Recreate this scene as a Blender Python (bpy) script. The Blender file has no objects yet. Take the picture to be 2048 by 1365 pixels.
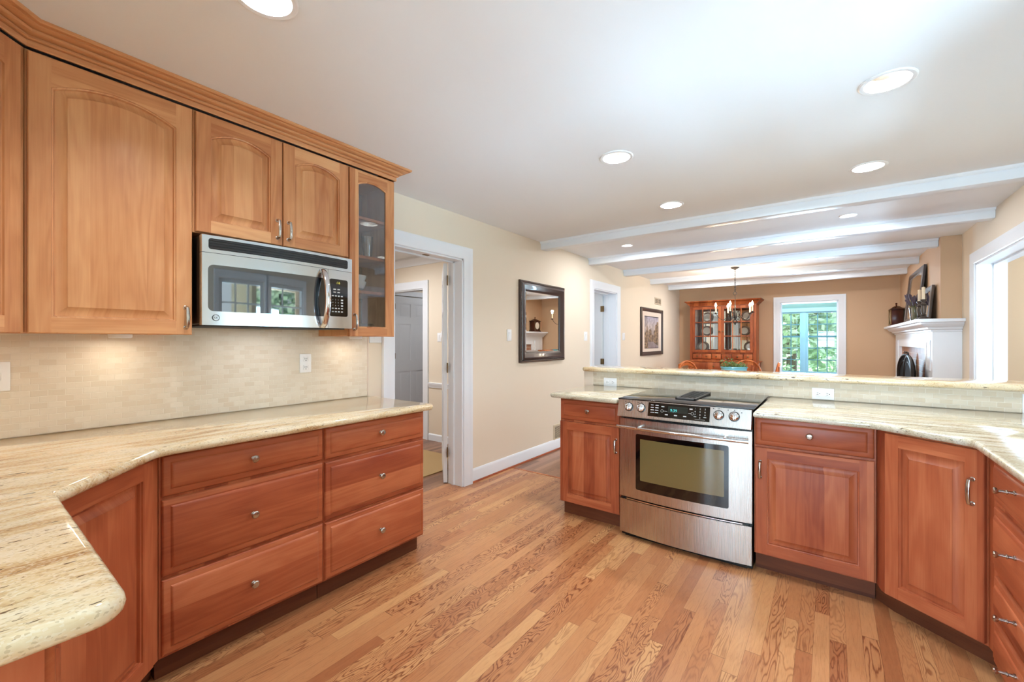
import bpy, bmesh, math, random
from mathutils import Vector, Matrix
random.seed(7)
sc = bpy.context.scene
C = sc.collection
R = math.radians
PI = math.pi

# ------------------------------------------------------------------ camera, world, lights, exposure
cam_d = bpy.data.cameras.new('camera'); cam = bpy.data.objects.new('camera', cam_d); C.objects.link(cam)
cam_d.sensor_width = 36.0; cam_d.lens = 15.06; cam_d.clip_start = 0.03; cam_d.clip_end = 200
cam.location = (0, 0, 1.30); cam.rotation_euler = (R(90), 0, R(36.56))
sc.camera = cam
sc.view_settings.view_transform = 'Standard'; sc.view_settings.look = 'None'
sc.view_settings.gamma = 1.0; sc.view_settings.use_curve_mapping = False
sc.view_settings.exposure = 0.26

world = bpy.data.worlds.new('world'); sc.world = world; world.use_nodes = True
wn = world.node_tree; wn.nodes.clear()
wo = wn.nodes.new('ShaderNodeOutputWorld'); wb = wn.nodes.new('ShaderNodeBackground')
wb.inputs[0].default_value = (0.80, 0.92, 1.0, 1); wb.inputs[1].default_value = 2.2
wn.links.new(wb.outputs[0], wo.inputs[0])

def lamp(name, kind, loc, energy, color=(1, 1, 1), rot=(0, 0, 0), size=None, size_y=None, radius=None, spread=None):
    d = bpy.data.lights.new(name, kind); d.energy = energy; d.color = color
    if kind == 'AREA':
        if size_y: d.shape = 'RECTANGLE'; d.size = size; d.size_y = size_y
        else: d.shape = 'DISK'; d.size = size
        if spread: d.spread = spread
    elif radius is not None and kind != 'SUN': d.shadow_soft_size = radius
    o = bpy.data.objects.new(name, d); C.objects.link(o); o.location = loc; o.rotation_euler = rot
    return o
DAY = (0.54, 0.78, 1.0); WARM = (1.0, 0.80, 0.58); UCAB = (1.0, 0.87, 0.70); SOFT = (0.94, 0.96, 1.0)
sun = lamp('sun', 'SUN', (0, 0, 20), 8.0, (1, 0.97, 0.92)); sun.data.angle = R(1.5)
sun.rotation_euler = Vector((-0.9, -0.45, 1.1)).to_track_quat('Z', 'Y').to_euler()
# daylight: sky light at the windows, plus uplight and rear lamps added to brighten the ceiling
def aim(o, d): o.rotation_euler = Vector(d).to_track_quat('-Z', 'Y').to_euler()
aim(lamp('daylight_fill', 'AREA', (2.6, 2.15, 3.3), 110, DAY, size=2.6, size_y=1.6), (-1.0, 0, -0.95))
aim(lamp('daylight_fill', 'AREA', (3.6, 2.15, -0.1), 1250, DAY, size=3.2, size_y=1.6), (-1.0, 0, 0.75))  # added uplight for ceiling and wall cabinets, standing in for ground bounce
for x_ in (-1.6, 0.2): aim(lamp('daylight_fill', 'AREA', (x_, -3.74, 1.25), 190, DAY, size=1.5, size_y=1.6), (0, 1, 0.95))  # added lamps at unseen rear windows, tilted up to brighten the ceiling
aim(lamp('daylight_fill', 'AREA', (-0.49, 11.70, 1.25), 210, DAY, size=1.6, size_y=1.2), (0, -1, 0.6))
aim(lamp('daylight_fill', 'AREA', (3.40, 3.2, 1.3), 150, DAY, size=1.6, size_y=1.6), (-1, 0.5, 1.0))

# ------------------------------------------------------------------ node helpers
def lin(r, g, b):
    f = lambda v: (v / 255 / 12.92) if v / 255 <= 0.04045 else ((v / 255 + 0.055) / 1.055) ** 2.4
    return (f(r), f(g), f(b), 1)

class N:
    def __init__(s, name):
        s.m = bpy.data.materials.new(name); s.m.use_nodes = True
        s.t = s.m.node_tree; s.b = s.t.nodes['Principled BSDF']
    def n(s, typ, **kw):
        x = s.t.nodes.new('ShaderNode' + typ)
        ins = kw.pop('ins', {})
        for k, v in kw.items(): setattr(x, k, v)
        for k, v in ins.items(): s.set(x, k, v)
        return x
    def set(s, x, k, v):
        if isinstance(v, bpy.types.NodeSocket): s.t.links.new(v, x.inputs[k])
        else: x.inputs[k].default_value = v
    def math(s, op, a, b=None, c=None):
        x = s.n('Math', operation=op); s.set(x, 0, a)
        if b is not None: s.set(x, 1, b)
        if c is not None: s.set(x, 2, c)
        return x.outputs[0]
    def comb(s, x, y, z):
        return s.n('CombineXYZ', ins={0: x, 1: y, 2: z}).outputs[0]
    def ramp(s, fac, stops, interp='LINEAR'):
        x = s.n('ValToRGB'); s.set(x, 0, fac); r = x.color_ramp; r.interpolation = interp
        while len(r.elements) < len(stops): r.elements.new(0.5)
        for e, (p, c) in zip(r.elements, stops): e.position = p; e.color = c
        return x.outputs[0]
    def mix(s, fac, a, b, mode='MIX'):
        x = s.n('Mix', data_type='RGBA', blend_type=mode); s.set(x, 0, fac); s.set(x, 6, a); s.set(x, 7, b)
        return x.outputs[2]
    def noise(s, vec, scale, detail=3, rough=0.5, dist=0.0, dim='3D', w=None):
        x = s.n('TexNoise', noise_dimensions=dim)
        if vec is not None: s.set(x, 'Vector', vec)
        x.inputs['Scale'].default_value = scale; x.inputs['Detail'].default_value = detail
        x.inputs['Roughness'].default_value = rough; x.inputs['Distortion'].default_value = dist
        if w is not None: s.set(x, 'W', w)
        return x.outputs['Fac']
    def bump(s, h, strength=0.2, dist=0.002):
        x = s.n('Bump'); x.inputs['Strength'].default_value = strength; x.inputs['Distance'].default_value = dist
        s.set(x, 'Height', h); s.t.links.new(x.outputs[0], s.b.inputs['Normal'])
    def out(s, **kw):
        names = {'col': 'Base Color', 'rough': 'Roughness', 'metal': 'Metallic', 'coat': 'Coat Weight', 'coatr': 'Coat Roughness',
                 'trans': 'Transmission Weight', 'ior': 'IOR', 'emit': 'Emission Color', 'es': 'Emission Strength', 'alpha': 'Alpha',
                 'spec': 'Specular IOR Level', 'aniso': 'Anisotropic'}
        for k, v in kw.items(): s.set(s.b, names[k], v)
        return s.m

def plain(name, col, rough=0.5, **kw):
    m = N(name); return m.out(col=col, rough=rough, **kw)

def obj_xyz(m, coord='Object'):
    tc = m.n('TexCoord'); sp = m.n('SeparateXYZ', ins={0: tc.outputs[coord]})
    return sp.outputs[0], sp.outputs[1], sp.outputs[2]

def wood(name, dark, mid, light, vertical=True, rough=0.40, stave=0.085, coat=0.03):
    m = N(name); x, y, z = obj_xyz(m)
    along, across = (z, x) if vertical is True else ((y, z) if vertical == 'y' else (x, z))
    if vertical == 'y': x, y = y, x
    rnd = m.n('ObjectInfo').outputs['Random']
    off = m.math('MULTIPLY', rnd, 17.3)
    ac = m.math('ADD', across, m.math('MULTIPLY', y, 0.4))
    st = m.math('FLOOR', m.math('ADD', m.math('DIVIDE', ac, stave), off))
    wn_ = m.n('TexWhiteNoise', noise_dimensions='1D', ins={'W': st}).outputs['Value']
    so = m.math('MULTIPLY', wn_, 9.0)
    v1 = m.comb(m.math('MULTIPLY', ac, 9.0), m.math('ADD', m.math('MULTIPLY', along, 1.1), so), off)
    cath = m.noise(v1, 1.0, 2, 0.5, 0.6)
    rings = m.math('SINE', m.math('MULTIPLY', cath, 42.0))
    v2 = m.comb(m.math('MULTIPLY', ac, 170.0), m.math('MULTIPLY', along, 5.0), off)
    fine = m.noise(v2, 1.0, 4, 0.6)
    cloud = m.noise(m.comb(m.math('MULTIPLY', ac, 6.0), m.math('MULTIPLY', along, 2.5), off), 1.0, 3, 0.6)
    f = m.math('ADD', m.math('MULTIPLY', wn_, 0.34), m.math('MULTIPLY', fine, 0.22))
    f = m.math('ADD', f, m.math('MULTIPLY', cloud, 0.42))
    f = m.math('ADD', f, m.math('MULTIPLY', rings, 0.045))
    col = m.ramp(f, [(0.22, dark), (0.50, mid), (0.78, light)])
    m.bump(fine, 0.05, 0.0004)
    return m.out(col=col, rough=rough, coat=coat, coatr=0.18, spec=0.3)

CH_D, CH_M, CH_L = lin(170, 102, 62), lin(206, 145, 97), lin(226, 172, 122)
W_UP_V = wood('cherry_upright', CH_D, CH_M, CH_L, True)
W_UP_Y = wood('cherry_lengthwise', CH_D, CH_M, CH_L, 'y', stave=0.6)
W_UP_H = wood('cherry_crosswise', CH_D, CH_M, CH_L, False)
RD_D, RD_M, RD_L = lin(140, 63, 38), lin(174, 92, 57), lin(200, 120, 79)
W_LO_V = wood('red_cherry_upright', RD_D, RD_M, RD_L, True)
W_LO_H = wood('red_cherry_crosswise', RD_D, RD_M, RD_L, False, stave=0.12)
HU_D, HU_M, HU_L = lin(126, 58, 28), lin(172, 90, 48), lin(202, 120, 68)
W_HUTCH = wood('pine_hutch', HU_D, HU_M, HU_L, True, 0.4)
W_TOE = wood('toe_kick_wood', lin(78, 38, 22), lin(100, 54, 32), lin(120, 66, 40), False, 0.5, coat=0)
W_CLOCK = wood('dark_mahogany', lin(40, 16, 9), lin(66, 28, 16), lin(92, 42, 24), True, 0.25)
W_INSIDE = wood('cabinet_inside', lin(88, 66, 52), lin(112, 86, 68), lin(134, 104, 82), True, 0.5, coat=0)
W_CHAIR = wood('chair_maple', lin(140, 66, 28), lin(188, 104, 54), lin(214, 138, 84), True, 0.35)

def floor_mat(name, tones, ring_amt=0.55):
    m = N(name); x, y, z = obj_xyz(m)
    bw, bl = 0.0572, 0.92
    row = m.math('FLOOR', m.math('DIVIDE', x, bw))
    r1 = m.n('TexWhiteNoise', noise_dimensions='1D', ins={'W': row}).outputs['Value']
    yo = m.math('ADD', m.math('DIVIDE', y, bl), m.math('MULTIPLY', r1, 7.31))
    wob = m.math('MULTIPLY', m.math('SINE', m.math('ADD', m.math('MULTIPLY', yo, 2.1), m.math('MULTIPLY', row, 1.7))), 0.22)
    yo = m.math('ADD', yo, wob)
    cell = m.math('FLOOR', yo)
    rv = m.n('TexWhiteNoise', noise_dimensions='2D', ins={'Vector': m.comb(row, cell, 0.0)})
    pv, pc = rv.outputs['Value'], rv.outputs['Color']
    sep = m.n('SeparateXYZ', ins={0: pc}); p2 = sep.outputs[1]; p3 = sep.outputs[2]
    fx = m.math('SUBTRACT', m.math('FRACT', m.math('DIVIDE', x, bw)), 0.5)
    fy = m.math('FRACT', yo)
    # cathedral grain: contour lines of a noise stretched along the plank
    gx = m.math('MULTIPLY', fx, 1.0)
    gy = m.math('MULTIPLY', y, m.math('ADD', 1.3, m.math('MULTIPLY', p3, 2.6)))
    nz = m.noise(m.comb(gx, gy, m.math('MULTIPLY', pv, 53.0)), 1.0, 2, 0.45, 0.35)
    small = m.noise(m.comb(m.math('MULTIPLY', x, 60.0), m.math('MULTIPLY', y, 9.0), pv), 1.0, 3, 0.6)
    ph = m.math('MULTIPLY', m.math('ADD', nz, m.math('MULTIPLY', small, 0.06)), m.math('ADD', 60.0, m.math('MULTIPLY', p2, 50.0)))
    s = m.math('POWER', m.math('MULTIPLY', m.math('ADD', m.math('SINE', ph), 1.0), 0.5), 3.2)
    pores = m.noise(m.comb(m.math('MULTIPLY', x, 520.0), m.math('MULTIPLY', y, 14.0), pv), 1.0, 2, 0.7)
    tone = m.ramp(m.math('ADD', m.math('MULTIPLY', pv, 0.78), m.math('MULTIPLY', small, 0.25)), tones)
    dk = m.mix(1.0, tone, lin(150, 96, 62), 'MULTIPLY')
    patch = m.noise(m.comb(m.math('MULTIPLY', x, 9.0), m.math('MULTIPLY', y, 1.6), pv), 1.0, 2, 0.5)
    vis = m.ramp(m.math('ADD', m.math('MULTIPLY', p2, 0.75), m.math('MULTIPLY', patch, 0.45)), [(0.48, (0.10, 0.10, 0.10, 1)), (0.86, (0.9, 0.9, 0.9, 1))])
    amt = m.math('MULTIPLY', m.math('MULTIPLY', s, vis), ring_amt)
    col = m.mix(amt, tone, dk)
    pf = m.ramp(pores, [(0.56, (0, 0, 0, 1)), (0.72, (0.38, 0.38, 0.38, 1))])
    col = m.mix(pf, col, dk)
    ex = m.math('GREATER_THAN', m.math('ABSOLUTE', fx), 0.490)
    ey = m.math('LESS_THAN', fy, 0.0022)
    seam = m.math('MULTIPLY', m.math('MAXIMUM', ex, ey), 0.55)
    col = m.mix(seam, col, lin(70, 36, 18))
    m.bump(m.math('SUBTRACT', 1.0, m.math('ADD', seam, m.math('MULTIPLY', s, 0.08))), 0.15, 0.0006)
    rr = m.math('ADD', 0.26, m.math('MULTIPLY', small, 0.12))
    return m.out(col=col, rough=rr, coat=0.15, coatr=0.2)
M_FLOOR = floor_mat('oak_strip_floor', [(0.06, lin(160, 99, 62)), (0.30, lin(184, 124, 80)), (0.66, lin(196, 140, 93)), (0.95, lin(210, 160, 108))], 0.9)
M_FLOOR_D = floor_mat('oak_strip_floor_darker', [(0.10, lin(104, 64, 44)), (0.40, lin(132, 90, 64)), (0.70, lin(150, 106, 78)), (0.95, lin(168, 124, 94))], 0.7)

def granite(name, along='y', warm=True):
    m = N(name); x, y, z = obj_xyz(m)
    if along == 'x': x, y = y, x
    zz = m.math('MULTIPLY', z, 6.0)
    big = m.noise(m.comb(m.math('MULTIPLY', x, 2.2), m.math('MULTIPLY', y, 0.7), zz), 1.0, 3, 0.55, 0.8)
    streak = m.noise(m.comb(m.math('ADD', m.math('MULTIPLY', x, 24.0), m.math('MULTIPLY', big, 6.0)), m.math('MULTIPLY', y, 3.0), zz), 1.0, 6, 0.62, 0.5)
    tone = m.math('ADD', m.math('MULTIPLY', streak, 0.86), m.math('MULTIPLY', big, 0.24))
    if warm:
        st = [(0.33, lin(122, 86, 54)), (0.41, lin(182, 142, 96)), (0.485, lin(212, 184, 140)), (0.58, lin(226, 207, 170)), (0.72, lin(232, 220, 194))]
    else:
        st = [(0.33, lin(104, 90, 70)), (0.41, lin(152, 136, 108)), (0.49, lin(186, 174, 146)), (0.58, lin(202, 194, 170)), (0.72, lin(214, 210, 196))]
    col = m.ramp(tone, st)
    cry = m.n('TexVoronoi', feature='F1'); m.set(cry, 'Vector', m.comb(m.math('MULTIPLY', x, 330.0), m.math('MULTIPLY', y, 210.0), m.math('MULTIPLY', z, 330.0)))
    cry.inputs['Scale'].default_value = 1.0
    cv = m.n('SeparateXYZ', ins={0: cry.outputs['Color']}).outputs[0]
    col = m.mix(m.math('MULTIPLY', m.math('GREATER_THAN', cv, 0.80), 0.32), col, lin(236, 228, 208))
    col = m.mix(m.math('MULTIPLY', m.math('LESS_THAN', cv, 0.13), 0.28), col, lin(128, 92, 60))
    spk = m.noise(m.comb(m.math('MULTIPLY', x, 95.0), m.math('MULTIPLY', y, 24.0), m.math('MULTIPLY', z, 95.0)), 1.0, 3, 0.6)
    zone = m.noise(m.comb(m.math('MULTIPLY', x, 5.0), m.math('MULTIPLY', y, 2.2), zz), 1.0, 2, 0.5, 0.4)
    sp = m.math('MULTIPLY', m.math('GREATER_THAN', m.math('ADD', spk, m.math('MULTIPLY', zone, 0.28)), 0.80), 0.85)
    col = m.mix(sp, col, lin(84, 62, 48))
    return m.out(col=col, rough=0.09, spec=0.5, coat=0.2, coatr=0.04)
M_GR_L = granite('granite_cream_gold', 'y', True)
M_GR_P = granite('granite_cream_grey', 'x', False)
M_GR_B = granite('granite_bar', 'x', True)

def tile_mat(name, plane, tw, th, c1, c2, mort, offs=0.0):
    m = N(name); x, y, z = obj_xyz(m)
    u = y if plane == 'yz' else x
    if plane == 'fire': u = y
    vec = m.comb(u, m.math('ADD', z, offs), 0.0)
    br = m.n('TexBrick'); m.set(br, 'Vector', vec)
    br.offset = 0.5; br.squash = 1.0
    br.inputs['Scale'].default_value = 1.0; br.inputs['Mortar Size'].default_value = 0.0016 if plane != 'fire' else 0.006
    br.inputs['Mortar Smooth'].default_value = 0.5; br.inputs['Bias'].default_value = 0.0
    br.inputs['Brick Width'].default_value = tw; br.inputs['Row Height'].default_value = th
    br.inputs['Color1'].default_value = c1; br.inputs['Color2'].default_value = c2; br.inputs['Mortar'].default_value = mort
    n1 = m.noise(m.comb(m.math('MULTIPLY', x, 60.0), m.math('MULTIPLY', y, 60.0), m.math('MULTIPLY', z, 90.0)), 1.0, 4, 0.6)
    col = m.mix(m.ramp(n1, [(0.42, (0, 0, 0, 1)), (0.75, (0.30, 0.30, 0.30, 1))]), br.outputs['Color'], c2)
    h = m.math('SUBTRACT', m.math('MULTIPLY', n1, 0.25), br.outputs['Fac'])
    m.bump(h, 0.5, 0.0015)
    return m.out(col=col, rough=0.5)
M_TILE_L = tile_mat('tumbled_marble_mosaic', 'yz', 0.0515, 0.0255, lin(226, 216, 199), lin(216, 202, 181), lin(228, 219, 203))
M_TILE_P = tile_mat('tumbled_marble_mosaic_bar', 'xz', 0.057, 0.0285, lin(218, 207, 186), lin(206, 190, 164), lin(226, 218, 202), 0.006)
M_BRICK = tile_mat('firebox_brick', 'fire', 0.23, 0.076, lin(168, 118, 90), lin(150, 100, 74), lin(190, 170, 150))

def paint(name, col, rough=0.65, amt=0.0):
    m = N(name); x, y, z = obj_xyz(m)
    n1 = m.noise(m.comb(x, y, z), 260.0, 2, 0.6)
    m.bump(n1, 0.04, 0.0006)
    return m.out(col=col, rough=rough)
M_WALL = paint('beige_wall_paint', lin(231, 217, 196))
M_WALL_SHADE = paint('beige_wall_shaded', lin(204, 170, 136))  # wall beige made darker and warmer, the dimmer light put into the colour
M_CEIL = paint('ceiling_white_paint', lin(240, 243, 246), 0.8)
M_BEAM = paint('beam_gloss_white', lin(234, 239, 245), 0.28)
M_TRIM = paint('trim_white_paint', lin(236, 240, 245), 0.32)
M_GREEN = paint('sunroom_green_paint', lin(112, 136, 122))
M_BLUE = paint('white_trim_blue_shade', lin(150, 192, 212), 0.4)  # white trim with cool daylight shade mixed into its colour
M_DOORP = paint('door_white_paint', lin(226, 228, 230), 0.35)
M_GRID = paint('backlit_grid_shade', lin(84, 132, 142), 0.5)  # muntins coloured dark to show them backlit against the panes
def metal(name, col, rough, brushed=None):
    m = N(name)
    if brushed:
        x, y, z = obj_xyz(m)
        v = (m.comb(m.math('MULTIPLY', x, 3.0), y, m.math('MULTIPLY', z, 900.0)) if brushed == 'x'
             else m.comb(m.math('MULTIPLY', x, 900.0), y, m.math('MULTIPLY', z, 3.0)))
        n1 = m.noise(v, 1.0, 2, 0.5)
        rr = m.math('ADD', rough - 0.02, m.math('MULTIPLY', n1, 0.05))
        return m.out(col=col, rough=rr, metal=1.0)
    return m.out(col=col, rough=rough, metal=1.0)
M_STEEL = metal('stainless_brushed', lin(196, 190, 184), 0.27, 'z')
M_STEEL_M = metal('stainless_smooth', lin(222, 232, 240), 0.16)
M_CHROME = metal('polished_chrome', lin(222, 222, 224), 0.08)
M_NICKEL = metal('satin_nickel', lin(186, 180, 172), 0.22)
M_BRONZE = metal('antique_brass', lin(128, 104, 72), 0.38)
M_IRON = plain('wrought_iron', lin(46, 40, 36), 0.45, metal=0.6)
M_BLACK = plain('black_enamel', lin(10, 10, 10), 0.3)
M_BGLASS = plain('black_glass', lin(7, 7, 8), 0.04, coat=0.6, coatr=0.02)
M_COOK = plain('ceramic_cooktop', lin(22, 19, 17), 0.05, coat=0.15, coatr=0.02, spec=0.4)
M_OVENGL = plain('oven_window_glass', lin(112, 98, 60), 0.12, coat=0.7, coatr=0.03, spec=0.6)
M_MWGL = plain('microwave_window_glass', lin(34, 46, 54), 0.03, coat=1.0, coatr=0.02, ior=2.2)
M_WPLAST = plain('white_plastic', lin(240, 240, 240), 0.3)
M_SLOT = plain('slot_dark', lin(30, 30, 30), 0.6)
M_MARK = plain('grey_printing', lin(190, 190, 188), 0.5)
M_MIRROR = metal('mirror_silver', lin(236, 232, 224), 0.01)
M_WCERAM = plain('white_porcelain', lin(240, 240, 238), 0.12, coat=0.5)
M_PLATE = plain('cream_china', lin(232, 222, 206), 0.15, coat=0.4)
M_PLATER = plain('patterned_rim_glaze', lin(140, 116, 100), 0.2, coat=0.4)
M_CANDLE = plain('ivory_wax', lin(232, 214, 184), 0.5)
M_TURQ = plain('turquoise_glaze', lin(122, 200, 214), 0.25, coat=0.4)
M_RUG = plain('straw_rug', lin(178, 146, 100), 0.9)
M_VENT = plain('almond_vent_paint', lin(206, 190, 164), 0.5)
M_VENTD = plain('vent_dark_inside', lin(96, 84, 70), 0.8)
def glass(name, tint=(1, 1, 1, 1), rough=0.0, frac=0.10):
    m = N(name); t = m.t
    tr = t.nodes.new('ShaderNodeBsdfTransparent'); tr.inputs[0].default_value = tint
    gl = t.nodes.new('ShaderNodeBsdfGlossy'); gl.inputs['Roughness'].default_value = rough
    fr = t.nodes.new('ShaderNodeFresnel'); fr.inputs[0].default_value = 1.5
    mx = t.nodes.new('ShaderNodeMixShader'); om = t.nodes['Material Output']
    mu = m.math('ADD', fr.outputs[0], frac)
    t.links.new(mu, mx.inputs[0]); t.links.new(tr.outputs[0], mx.inputs[1]); t.links.new(gl.outputs[0], mx.inputs[2])
    t.links.new(mx.outputs[0], om.inputs[0]); t.nodes.remove(m.b)
    return m.m
M_PANE = glass('window_pane', (0.97, 0.99, 0.99, 1), 0.0, 0.0)
M_CABGL = glass('cabinet_glass', (0.93, 0.93, 0.94, 1), 0.0, 0.06)
M_TUMB = glass('drinking_glass', (0.92, 0.95, 0.96, 1), 0.02, 0.12)
def emit(name, col, s):
    m = N(name); return m.out(col=(0, 0, 0, 1), emit=col, es=s, rough=0.5)
M_LENS = emit('lamp_lens', (1.0, 0.95, 0.86, 1), 9.0)
M_LENSU = emit('undercabinet_lens', (1.0, 0.86, 0.66, 1), 1.0)
M_BULB = emit('flame_bulb', (1.0, 0.84, 0.58, 1), 40.0)
M_LED = emit('teal_led', (0.10, 0.72, 0.74, 1), 1.1)
M_LEDY = emit('yellow_led', (0.85, 0.75, 0.10, 1), 1.0)
def leaf(name, a, b):
    m = N(name); x, y, z = obj_xyz(m); n1 = m.noise(m.comb(x, y, z), 3.0, 2)
    return m.out(col=m.mix(n1, a, b), rough=0.6)
M_LEAF = leaf('foliage_green', lin(150, 200, 165), lin(214, 232, 204))
M_HERB = leaf('herb_green', lin(52, 84, 36), lin(104, 140, 60))
M_LAV = leaf('lavender_dried', lin(84, 72, 84), lin(112, 96, 108))
M_STEM = plain('dry_stems', lin(112, 116, 62), 0.8)
M_BARK = plain('bark', lin(96, 80, 66), 0.9)
M_GRASS = plain('lawn', lin(150, 176, 130), 0.95)
M_FRAME = plain('espresso_frame', lin(58, 42, 36), 0.3, coat=0.3)
M_FRAMEB = plain('beaded_edge', lin(112, 96, 84), 0.35, metal=0.4)
M_MAT = plain('mat_board', lin(222, 206, 190), 0.8)

# ------------------------------------------------------------------ mesh builder
class B:
    def __init__(s): s.bm = bmesh.new()
    def face(s, pts, m=0):
        f = s.bm.faces.new([s.bm.verts.new(p) for p in pts]); f.material_index = m; return f
    def box(s, x0, x1, y0, y1, z0, z1, m=0, bev=0.0, seg=2):
        if x1 < x0: x0, x1 = x1, x0
        if y1 < y0: y0, y1 = y1, y0
        if z1 < z0: z0, z1 = z1, z0
        v = [s.bm.verts.new(p) for p in ((x0, y0, z0), (x1, y0, z0), (x1, y1, z0), (x0, y1, z0), (x0, y0, z1), (x1, y0, z1), (x1, y1, z1), (x0, y1, z1))]
        fs = [s.bm.faces.new([v[i] for i in q]) for q in ((0, 3, 2, 1), (4, 5, 6, 7), (0, 1, 5, 4), (1, 2, 6, 5), (2, 3, 7, 6), (3, 0, 4, 7))]
        for f in fs: f.material_index = m
        if bev > 0:
            es = list({e for f in fs for e in f.edges})
            r = bmesh.ops.bevel(s.bm, geom=es, offset=bev, segments=seg, affect='EDGES', profile=0.5)
            for f in r['faces']: f.material_index = m
        return s
    def loops(s, L, cap0=False, cap1=False, m=0, closed=True, ring=False):
        V = [[s.bm.verts.new(p) for p in l] for l in L]
        n = len(V[0]); cnt = n if closed else n - 1
        prs = list(zip(V[:-1], V[1:])) + ([(V[-1], V[0])] if ring else [])
        for a, b in prs:
            for i in range(cnt):
                j = (i + 1) % n
                f = s.bm.faces.new((a[i], a[j], b[j], b[i])); f.material_index = m
        if cap0: f = s.bm.faces.new(V[0][::-1]); f.material_index = m
        if cap1: f = s.bm.faces.new(V[-1]); f.material_index = m
        return s
    def lathe(s, prof, c=(0, 0, 0), axis='z', seg=24, m=0, cap0=False, cap1=False):
        L = []
        for r, h in prof:
            ring = []
            for i in range(seg):
                a = 2 * PI * i / seg; p, q = r * math.cos(a), r * math.sin(a)
                if axis == 'z': ring.append((c[0] + p, c[1] + q, c[2] + h))
                elif axis == 'y': ring.append((c[0] + p, c[1] + h, c[2] + q))
                else: ring.append((c[0] + h, c[1] + p, c[2] + q))
            L.append(ring)
        return s.loops(L, cap0, cap1, m)
    def tube(s, path, r, seg=8, m=0, closed=False, flat=1.0, cap=True):
        P = [Vector(p) for p in path]; n = len(P); L = []
        rr = r if isinstance(r, (list, tuple)) else [r] * n
        up = None
        for i in range(n):
            if closed: t = (P[(i + 1) % n] - P[i - 1])
            else: t = P[min(i + 1, n - 1)] - P[max(i - 1, 0)]
            t.normalize()
            if up is None:
                up = Vector((0, 0, 1)) if abs(t.z) < 0.9 else Vector((1, 0, 0))
            a = t.cross(up)
            if a.length < 1e-6: a = t.orthogonal()
            a.normalize(); up = a.cross(t).normalized()
            L.append([tuple(P[i] + a * math.cos(2 * PI * k / seg) * rr[i] * flat + up * math.sin(2 * PI * k / seg) * rr[i]) for k in range(seg)])
        return s.loops(L, cap and not closed, cap and not closed, m, ring=closed)
    def sphere(s, c, r, m=0, seg=12, rings=8, sz=1.0):
        pr = [(max(r * math.sin(PI * i / rings), 1e-4), -r * sz * math.cos(PI * i / rings)) for i in range(rings + 1)]
        return s.lathe(pr, c, 'z', seg, m, True, True)
    def prism(s, poly, z0, z1, m=0):
        return s.loops([[(p[0], p[1], z0) for p in poly], [(p[0], p[1], z1) for p in poly]], True, True, m)
    def merge(s, me, mat, m=0):
        k = len(s.bm.verts); kf = len(s.bm.faces)
        s.bm.from_mesh(me); s.bm.verts.ensure_lookup_table(); s.bm.faces.ensure_lookup_table()
        for v in s.bm.verts[k:]: v.co = mat @ v.co
        for f in s.bm.faces[kf:]: f.material_index = m
        return s
    def build(s, name, mats, parent=None, loc=(0, 0, 0), rz=0.0, ang=35, label=None):
        bmesh.ops.recalc_face_normals(s.bm, faces=s.bm.faces[:])
        me = bpy.data.meshes.new(name); s.bm.to_mesh(me); s.bm.free()
        for mt in (mats if isinstance(mats, (list, tuple)) else [mats]): me.materials.append(mt)
        if ang:
            me.polygons.foreach_set('use_smooth', [True] * len(me.polygons)); me.set_sharp_from_angle(angle=R(ang))
        o = bpy.data.objects.new(name, me); C.objects.link(o); o.location = loc; o.rotation_euler = (0, 0, rz)
        if parent: o.parent = parent
        if label: o['label'] = label
        return o

def thing(name, label, cat, loc=(0, 0, 0), rz=0.0, group=None):
    o = bpy.data.objects.new(name, None); o.empty_display_size = 0.05; C.objects.link(o)
    o.location = loc; o.rotation_euler = (0, 0, rz); return tag(o, label, cat, group)
def tag(o, label, cat, group=None):
    o['label'] = label; o['category'] = cat
    if group: o['group'] = group
    return o
def struct(o, label=None, cat=None):
    o['kind'] = 'structure'
    if label: o['label'] = label
    if cat: o['category'] = cat
    return o
def copy_tree(o, parent=None):
    c = o.copy(); C.objects.link(c)
    if parent: c.parent = parent
    for ch in list(o.children): copy_tree(ch, c)
    return c

def text_mesh(txt, size):
    cu = bpy.data.curves.new('lettering', 'FONT'); cu.body = txt; cu.size = size; cu.align_x = 'CENTER'; cu.align_y = 'CENTER'; cu.resolution_u = 2
    o = bpy.data.objects.new('lettering', cu); C.objects.link(o)
    dg = bpy.context.evaluated_depsgraph_get(); me = bpy.data.meshes.new_from_object(o.evaluated_get(dg))
    bpy.data.objects.remove(o); return me
def text_on(b, txt, size, x, y, z, m=0, mirror=False):
    me = text_mesh(txt, size)
    b.merge(me, Matrix.Translation((x, y, z)) @ Matrix.Rotation(R(90), 4, 'X'), m)
    bpy.data.meshes.remove(me)

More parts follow.
